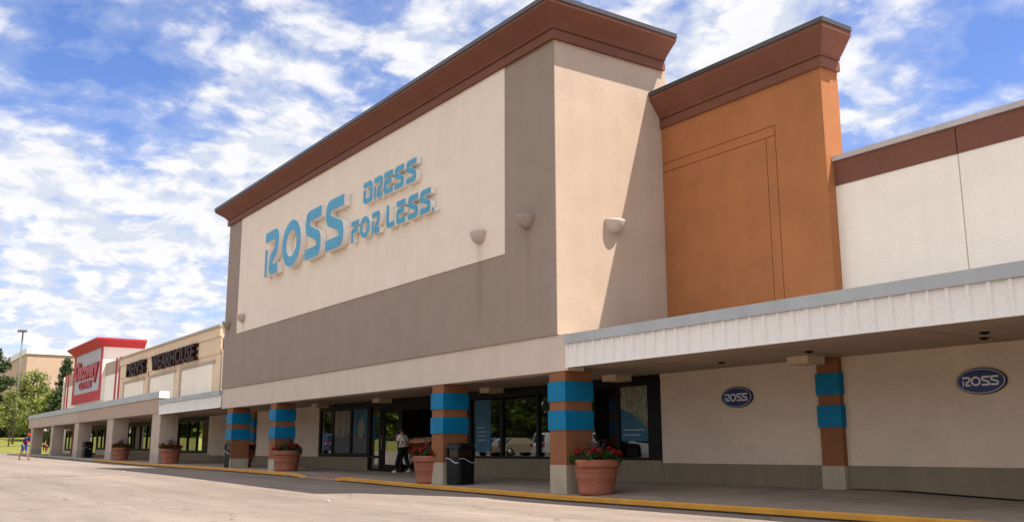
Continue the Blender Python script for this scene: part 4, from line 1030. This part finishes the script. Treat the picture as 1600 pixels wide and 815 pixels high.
def car(x, y, rz, paint, label, van=False):
    z = zr(x, y); t = thing('parked_car', label, 'car', (0, 0, 0), 'cars parked across the lot')
    L_, W_ = (4.8, 1.85)
    if van: prof = [(-2.4, .35), (-2.42, .85), (-2.3, 1.0), (-2.15, 1.72), (-2.0, 1.80), (.75, 1.80), (1.0, 1.72), (1.55, 1.08), (2.2, .98), (2.38, .85), (2.4, .35)]
    else: prof = [(-2.3, .32), (-2.32, .75), (-2.2, .95), (-1.6, 1.0), (-.95, 1.42), (.35, 1.44), (1.15, .98), (2.1, .82), (2.28, .65), (2.3, .32)]
    b = MB(); n = len(prof); rings = []
    for w, q in ((-W_ / 2, .985), (-W_ / 2 + .07, 1), (W_ / 2 - .07, 1), (W_ / 2, .985)):
        rings.append([(px * q, w * (1 if pz < 1.02 else .86), .3 + (pz - .3) * q) for px, pz in prof])
    vs = [v for r in rings for v in r]
    b.add(vs, [(i * n + k, i * n + (k + 1) % n, (i + 1) * n + (k + 1) % n, (i + 1) * n + k) for i in range(3) for k in range(n)] + [tuple(range(n)), tuple(range(3 * n, 4 * n))], paint); b.build('body', t, (0, 0, 0))
    zt = 1.66 if van else 1.36; zb = 1.08
    xa, xb, xc, xd = (-2.0, .85, 1.42, -2.1) if van else (-1.0, .25, .85, -1.45)
    for s_ in (-1, 1):
        y0 = s_ * (W_ / 2 * .90 + .028); y1 = s_ * (W_ / 2 * .86 + .012)
        for a, c, a2, c2 in ((xd + .05, (xd + xc) / 2 - .06, xa + .08, (xa + xb) / 2 - .06), ((xd + xc) / 2 + .04, xc - .12, (xa + xb) / 2 + .04, xb - .05)):
            k = MB(); k.quad((a, y0, zb), (c, y0, zb), (c2, y1, zt), (a2, y1, zt), 'carglass'); k.build('side_window', t, (0, 0, 0))
    k = MB(); q = -2.27 if van else -1.62
    k.quad((q - .03, -.72, 1.1), (q - .03, .72, 1.1), (-2.17 if van else -1.02, .62, 1.66 if van else 1.39), (-2.17 if van else -1.02, -.62, 1.66 if van else 1.39), 'carglass'); k.build('rear_window', t, (0, 0, 0))
    k = MB(); q0, q1 = ((1.58, 1.10), (1.04, 1.70)) if van else ((1.12, 1.02), (.42, 1.42)); k.quad((q0[0] + .01, -.72, q0[1]), (q0[0] + .01, .72, q0[1]), (q1[0] + .01, .62, q1[1]), (q1[0] + .01, -.62, q1[1]), 'carglass'); k.build('windscreen', t, (0, 0, 0))
    for s_ in (-1, 1):
        k = MB(); k.box(-2.45 if van else -2.36, -2.28, *sorted((s_ * .62, s_ * .88)), .78, 1.02 if van else .92, 'tail'); k.build('tail_light', t, (0, 0, 0))
        k = MB(); k.box(2.2, 2.42 if van else 2.31, *sorted((s_ * .58, s_ * .86)), .66, .82, 'head'); k.build('headlight', t, (0, 0, 0))
        for wx in (-1.45, 1.45):
            k = MB(); k.tube([(wx, s_ * .72, .34), (wx, s_ * .95, .34)], .34, 'rubber', 20); o = k.build('wheel', t, (0, 0, 0))
            k = MB(); k.tube([(wx, s_ * .94, .34), (wx, s_ * .965, .34)], .21, 'rim', 14); k.build('rim', o, (0, 0, 0))
    t.location = (x, y, z); t.rotation_euler.z = rz
    return t
car(-41.0, -24.5, radians(-90), 'paint_white', 'white estate car parked across the lot, mirrored in the second window pane', True)
car(-38.0, -24.8, radians(-90), 'paint_white', 'white van parked nose away across the lot, mirrored beside the mullion', True)
car(-46.5, -24.2, radians(-90), 'paint_tan', 'tan saloon car parked across the lot, mirrored in the pane with the blue notice', False)
car(-49.3, -24.6, radians(-90), 'paint_silver', 'silver saloon car parked across the lot, leftmost of the mirrored row', False)
car(-33.5, -24.6, radians(-90), 'paint_silver', 'silver estate car parked across the lot, rightmost of the mirrored row', True)
car(-66, -16, radians(180), 'paint_blue', 'dark blue estate car parked across the lot, mirrored in the entrance glass', True)

# small litter on the asphalt
for x, y, lb in ((-1.6, -5.2, 'scrap of white paper lying on the asphalt at the edge of the shadow'), (-22.5, -4.6, 'white scrap lying on the sunlit asphalt near the far piers')):
    z = zr(x, y); b = MB(); b.add([(x, y, z + .004), (x + .12, y + .02, z + .02), (x + .14, y + .1, z + .006), (x + .02, y + .11, z + .03)], [(0, 1, 2, 3)], 'lett'); tag(b.build('paper_scrap', None, (x, y, z)), lb, 'litter')

# ------------------------------------------------------------------ sun and sky
S = Vector((.417, .29, 1)).normalized()
sun = bpy.data.lights.new('sun', 'SUN'); sun.energy = 4.5; sun.angle = radians(.5); sun.color = (1, .93, .83)
so = bpy.data.objects.new('sun', sun); COL.objects.link(so); so.rotation_euler = S.to_track_quat('Z', 'Y').to_euler(); so.location = (60, 40, 120)

w = bpy.data.worlds.new('World'); sc.world = w; w.use_nodes = True; nt = w.node_tree
bg = nt.nodes['Background']
sky = nt.nodes.new('ShaderNodeTexSky'); sky.sky_type = 'NISHITA'; sky.sun_disc = False
sky.sun_elevation = math.asin(S.z); sky.sun_rotation = math.atan2(S.x, S.y)
sky.air_density = 1.0; sky.dust_density = .6; sky.ozone_density = 2.0
SKY_STR = .125
tc = nt.nodes.new('ShaderNodeTexCoord'); vec = tc.outputs['Generated']
nrm = nt.nodes.new('ShaderNodeVectorMath'); nrm.operation = 'NORMALIZE'; nt.links.new(vec, nrm.inputs[0]); D = nrm.outputs[0]
sep = nt.nodes.new('ShaderNodeSeparateXYZ'); nt.links.new(D, sep.inputs[0])
zz = math_n(nt, 'ADD', math_n(nt, 'MAXIMUM', sep.outputs[2], 0), .24)
cmb = nt.nodes.new('ShaderNodeCombineXYZ')
nt.links.new(math_n(nt, 'DIVIDE', sep.outputs[0], zz), cmb.inputs[0]); nt.links.new(math_n(nt, 'DIVIDE', sep.outputs[1], zz), cmb.inputs[1])
P = cmb.outputs[0]
def cloudnoise(off):
    p = mapping(nt, P, (1, 1, 1), off)
    warp = nt.nodes.new('ShaderNodeTexNoise'); warp.inputs['Scale'].default_value = 3.0; warp.inputs['Detail'].default_value = 4; nt.links.new(p, warp.inputs['Vector'])
    vm = nt.nodes.new('ShaderNodeVectorMath'); vm.operation = 'MULTIPLY_ADD'; nt.links.new(warp.outputs['Color'], vm.inputs[0]); vm.inputs[1].default_value = (.16, .16, 0); nt.links.new(p, vm.inputs[2])
    q = vm.outputs[0]
    a = noise(nt, q, 1.1, 3, .5); b2 = noise(nt, q, 7.5, 6, .55); c2 = noise(nt, q, 19, 5, .55)
    return math_n(nt, 'ADD', math_n(nt, 'ADD', math_n(nt, 'MULTIPLY', a, .24), math_n(nt, 'MULTIPLY', b2, .52)), math_n(nt, 'MULTIPLY', c2, .24))
n0 = cloudnoise((3.1, 1.7, 0)); n1 = cloudnoise((3.1 - .05, 1.7 - .035, 0))
# denser and thinner parts of this afternoon's cloud cover, and added unseen ones, by sky direction
bias = None
for (dx, dy, dz), amp, sharp in [
    ((-0.923, 0.153, 0.353), -0.15, 348), ((-0.923, 0.125, 0.365), -0.06, 275), ((-0.904, 0.243, 0.351), -0.05, 396), ((-0.938, 0.114, 0.327), -0.13, 1395),
    ((-0.930, 0.217, 0.298), -0.16, 528), ((-0.943, 0.180, 0.279), -0.08, 1395), ((-0.846, 0.386, 0.367), -0.12, 1545), ((-0.971, 0.121, 0.204), -0.10, 1265),
    ((-0.862, 0.296, 0.412), -0.10, 620), ((-0.895, 0.177, 0.410), -0.04, 892), ((-0.895, 0.219, 0.388), 0.07, 1102), ((-0.865, 0.318, 0.388), 0.12, 620),
    ((-0.882, 0.334, 0.333), 0.14, 396), ((-0.948, 0.118, 0.294), 0.10, 528), ((-0.959, 0.176, 0.221), 0.12, 184), ((-0.928, 0.275, 0.251), 0.10, 348),
    ((-0.782, 0.460, 0.421), 0.10, 275), ((-0.928, 0.201, 0.314), 0.05, 3571), ((-0.932, 0.090, 0.351), 0.06, 2480), ((-0.511, 0.796, 0.325), 0.13, 620),
    ((-0.431, 0.832, 0.348), -0.17, 892), ((-0.473, 0.801, 0.368), -0.08, 892), ((-0.619, 0.675, 0.401), 0.16, 223), ((-0.572, 0.722, 0.388), 0.10, 348),
    ((-0.517, 0.758, 0.397), -0.02, 892), ((-0.437, 0.846, 0.307), 0.08, 1395), ((-0.401, 0.837, 0.373), -0.10, 892), ((-0.978, 0.159, 0.132), 0.10, 132),
    ((-0.968, 0.094, 0.233), 0.05, 620),
    ((.1, -.85, .5), .18, 2), ((-.2, -.2, .95), .06, 6)]:  # unseen cover added behind the camera and overhead to fill the shade
    dt = nt.nodes.new('ShaderNodeVectorMath'); dt.operation = 'DOT_PRODUCT'; nt.links.new(D, dt.inputs[0]); q = Vector((dx, dy, dz)).normalized(); dt.inputs[1].default_value = q
    e = math_n(nt, 'MULTIPLY', math_n(nt, 'POWER', math_n(nt, 'MAXIMUM', dt.outputs['Value'], 0), sharp), amp * (.62 if sharp > 10 else 1))
    bias = e if bias is None else math_n(nt, 'ADD', bias, e)
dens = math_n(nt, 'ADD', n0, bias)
mask = maprange(nt, dens, .398, .60, 0, 1, True)
thin = maprange(nt, dens, .36, .48, 0, .28)
mask = math_n(nt, 'MAXIMUM', mask, thin)
mask = math_n(nt, 'MULTIPLY', mask, .96)
lit = maprange(nt, math_n(nt, 'SUBTRACT', n0, n1), -.04, .04, .88, 1.10)
dk = maprange(nt, dens, .60, .85, 1, .92)
lum = math_n(nt, 'MULTIPLY', lit, dk)
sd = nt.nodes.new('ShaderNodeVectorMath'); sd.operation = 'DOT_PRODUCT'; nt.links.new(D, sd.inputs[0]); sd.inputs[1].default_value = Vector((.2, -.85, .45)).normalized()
lum = math_n(nt, 'MULTIPLY', lum, maprange(nt, sd.outputs['Value'], -.1, .9, 1.0, 1.3))   # unseen cloud behind the camera brightened to light the shaded facade
hs = nt.nodes.new('ShaderNodeHueSaturation'); hs.inputs['Saturation'].default_value = 1.22; hs.inputs['Value'].default_value = SKY_STR; nt.links.new(sky.outputs[0], hs.inputs['Color'])
cbase = mixcol(nt, maprange(nt, lit, .90, 1.06, 0, 1), (.465, .495, .56), (.51, .505, .51))
ccol = nt.nodes.new('ShaderNodeVectorMath'); ccol.operation = 'SCALE'; nt.links.new(cbase, ccol.inputs[0]); nt.links.new(lum, ccol.inputs['Scale'])
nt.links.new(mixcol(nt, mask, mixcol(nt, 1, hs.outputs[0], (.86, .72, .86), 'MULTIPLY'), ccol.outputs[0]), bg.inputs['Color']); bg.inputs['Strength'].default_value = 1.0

# ------------------------------------------------------------------ camera
cam = bpy.data.cameras.new('camera'); co = bpy.data.objects.new('camera', cam); COL.objects.link(co); sc.camera = co
cam.sensor_fit = 'HORIZONTAL'; cam.sensor_width = 36; cam.lens = 1494.0 / 1600 * 36; cam.clip_end = 6000; cam.clip_start = .1
yw, pt, rl = -0.96804, 0.19401, -0.00277
fw = Vector((sin(yw) * cos(pt), cos(yw) * cos(pt), sin(pt))); ri = Vector((cos(yw), -sin(yw), 0)); up = ri.cross(fw)
r2 = ri * cos(rl) + up * sin(rl); u2 = up * cos(rl) - ri * sin(rl)
mw = Matrix((r2, u2, -fw)).transposed().to_4x4(); mw.translation = (17.80, -13.70, 1.02); co.matrix_world = mw
vs_ = sc.view_settings; vs_.view_transform = 'Standard'; vs_.look = 'None'; vs_.gamma = 1; vs_.use_curve_mapping = False; vs_.exposure = .87
try: sc.cycles.max_bounces = 8; sc.cycles.transparent_max_bounces = 8
except Exception: pass
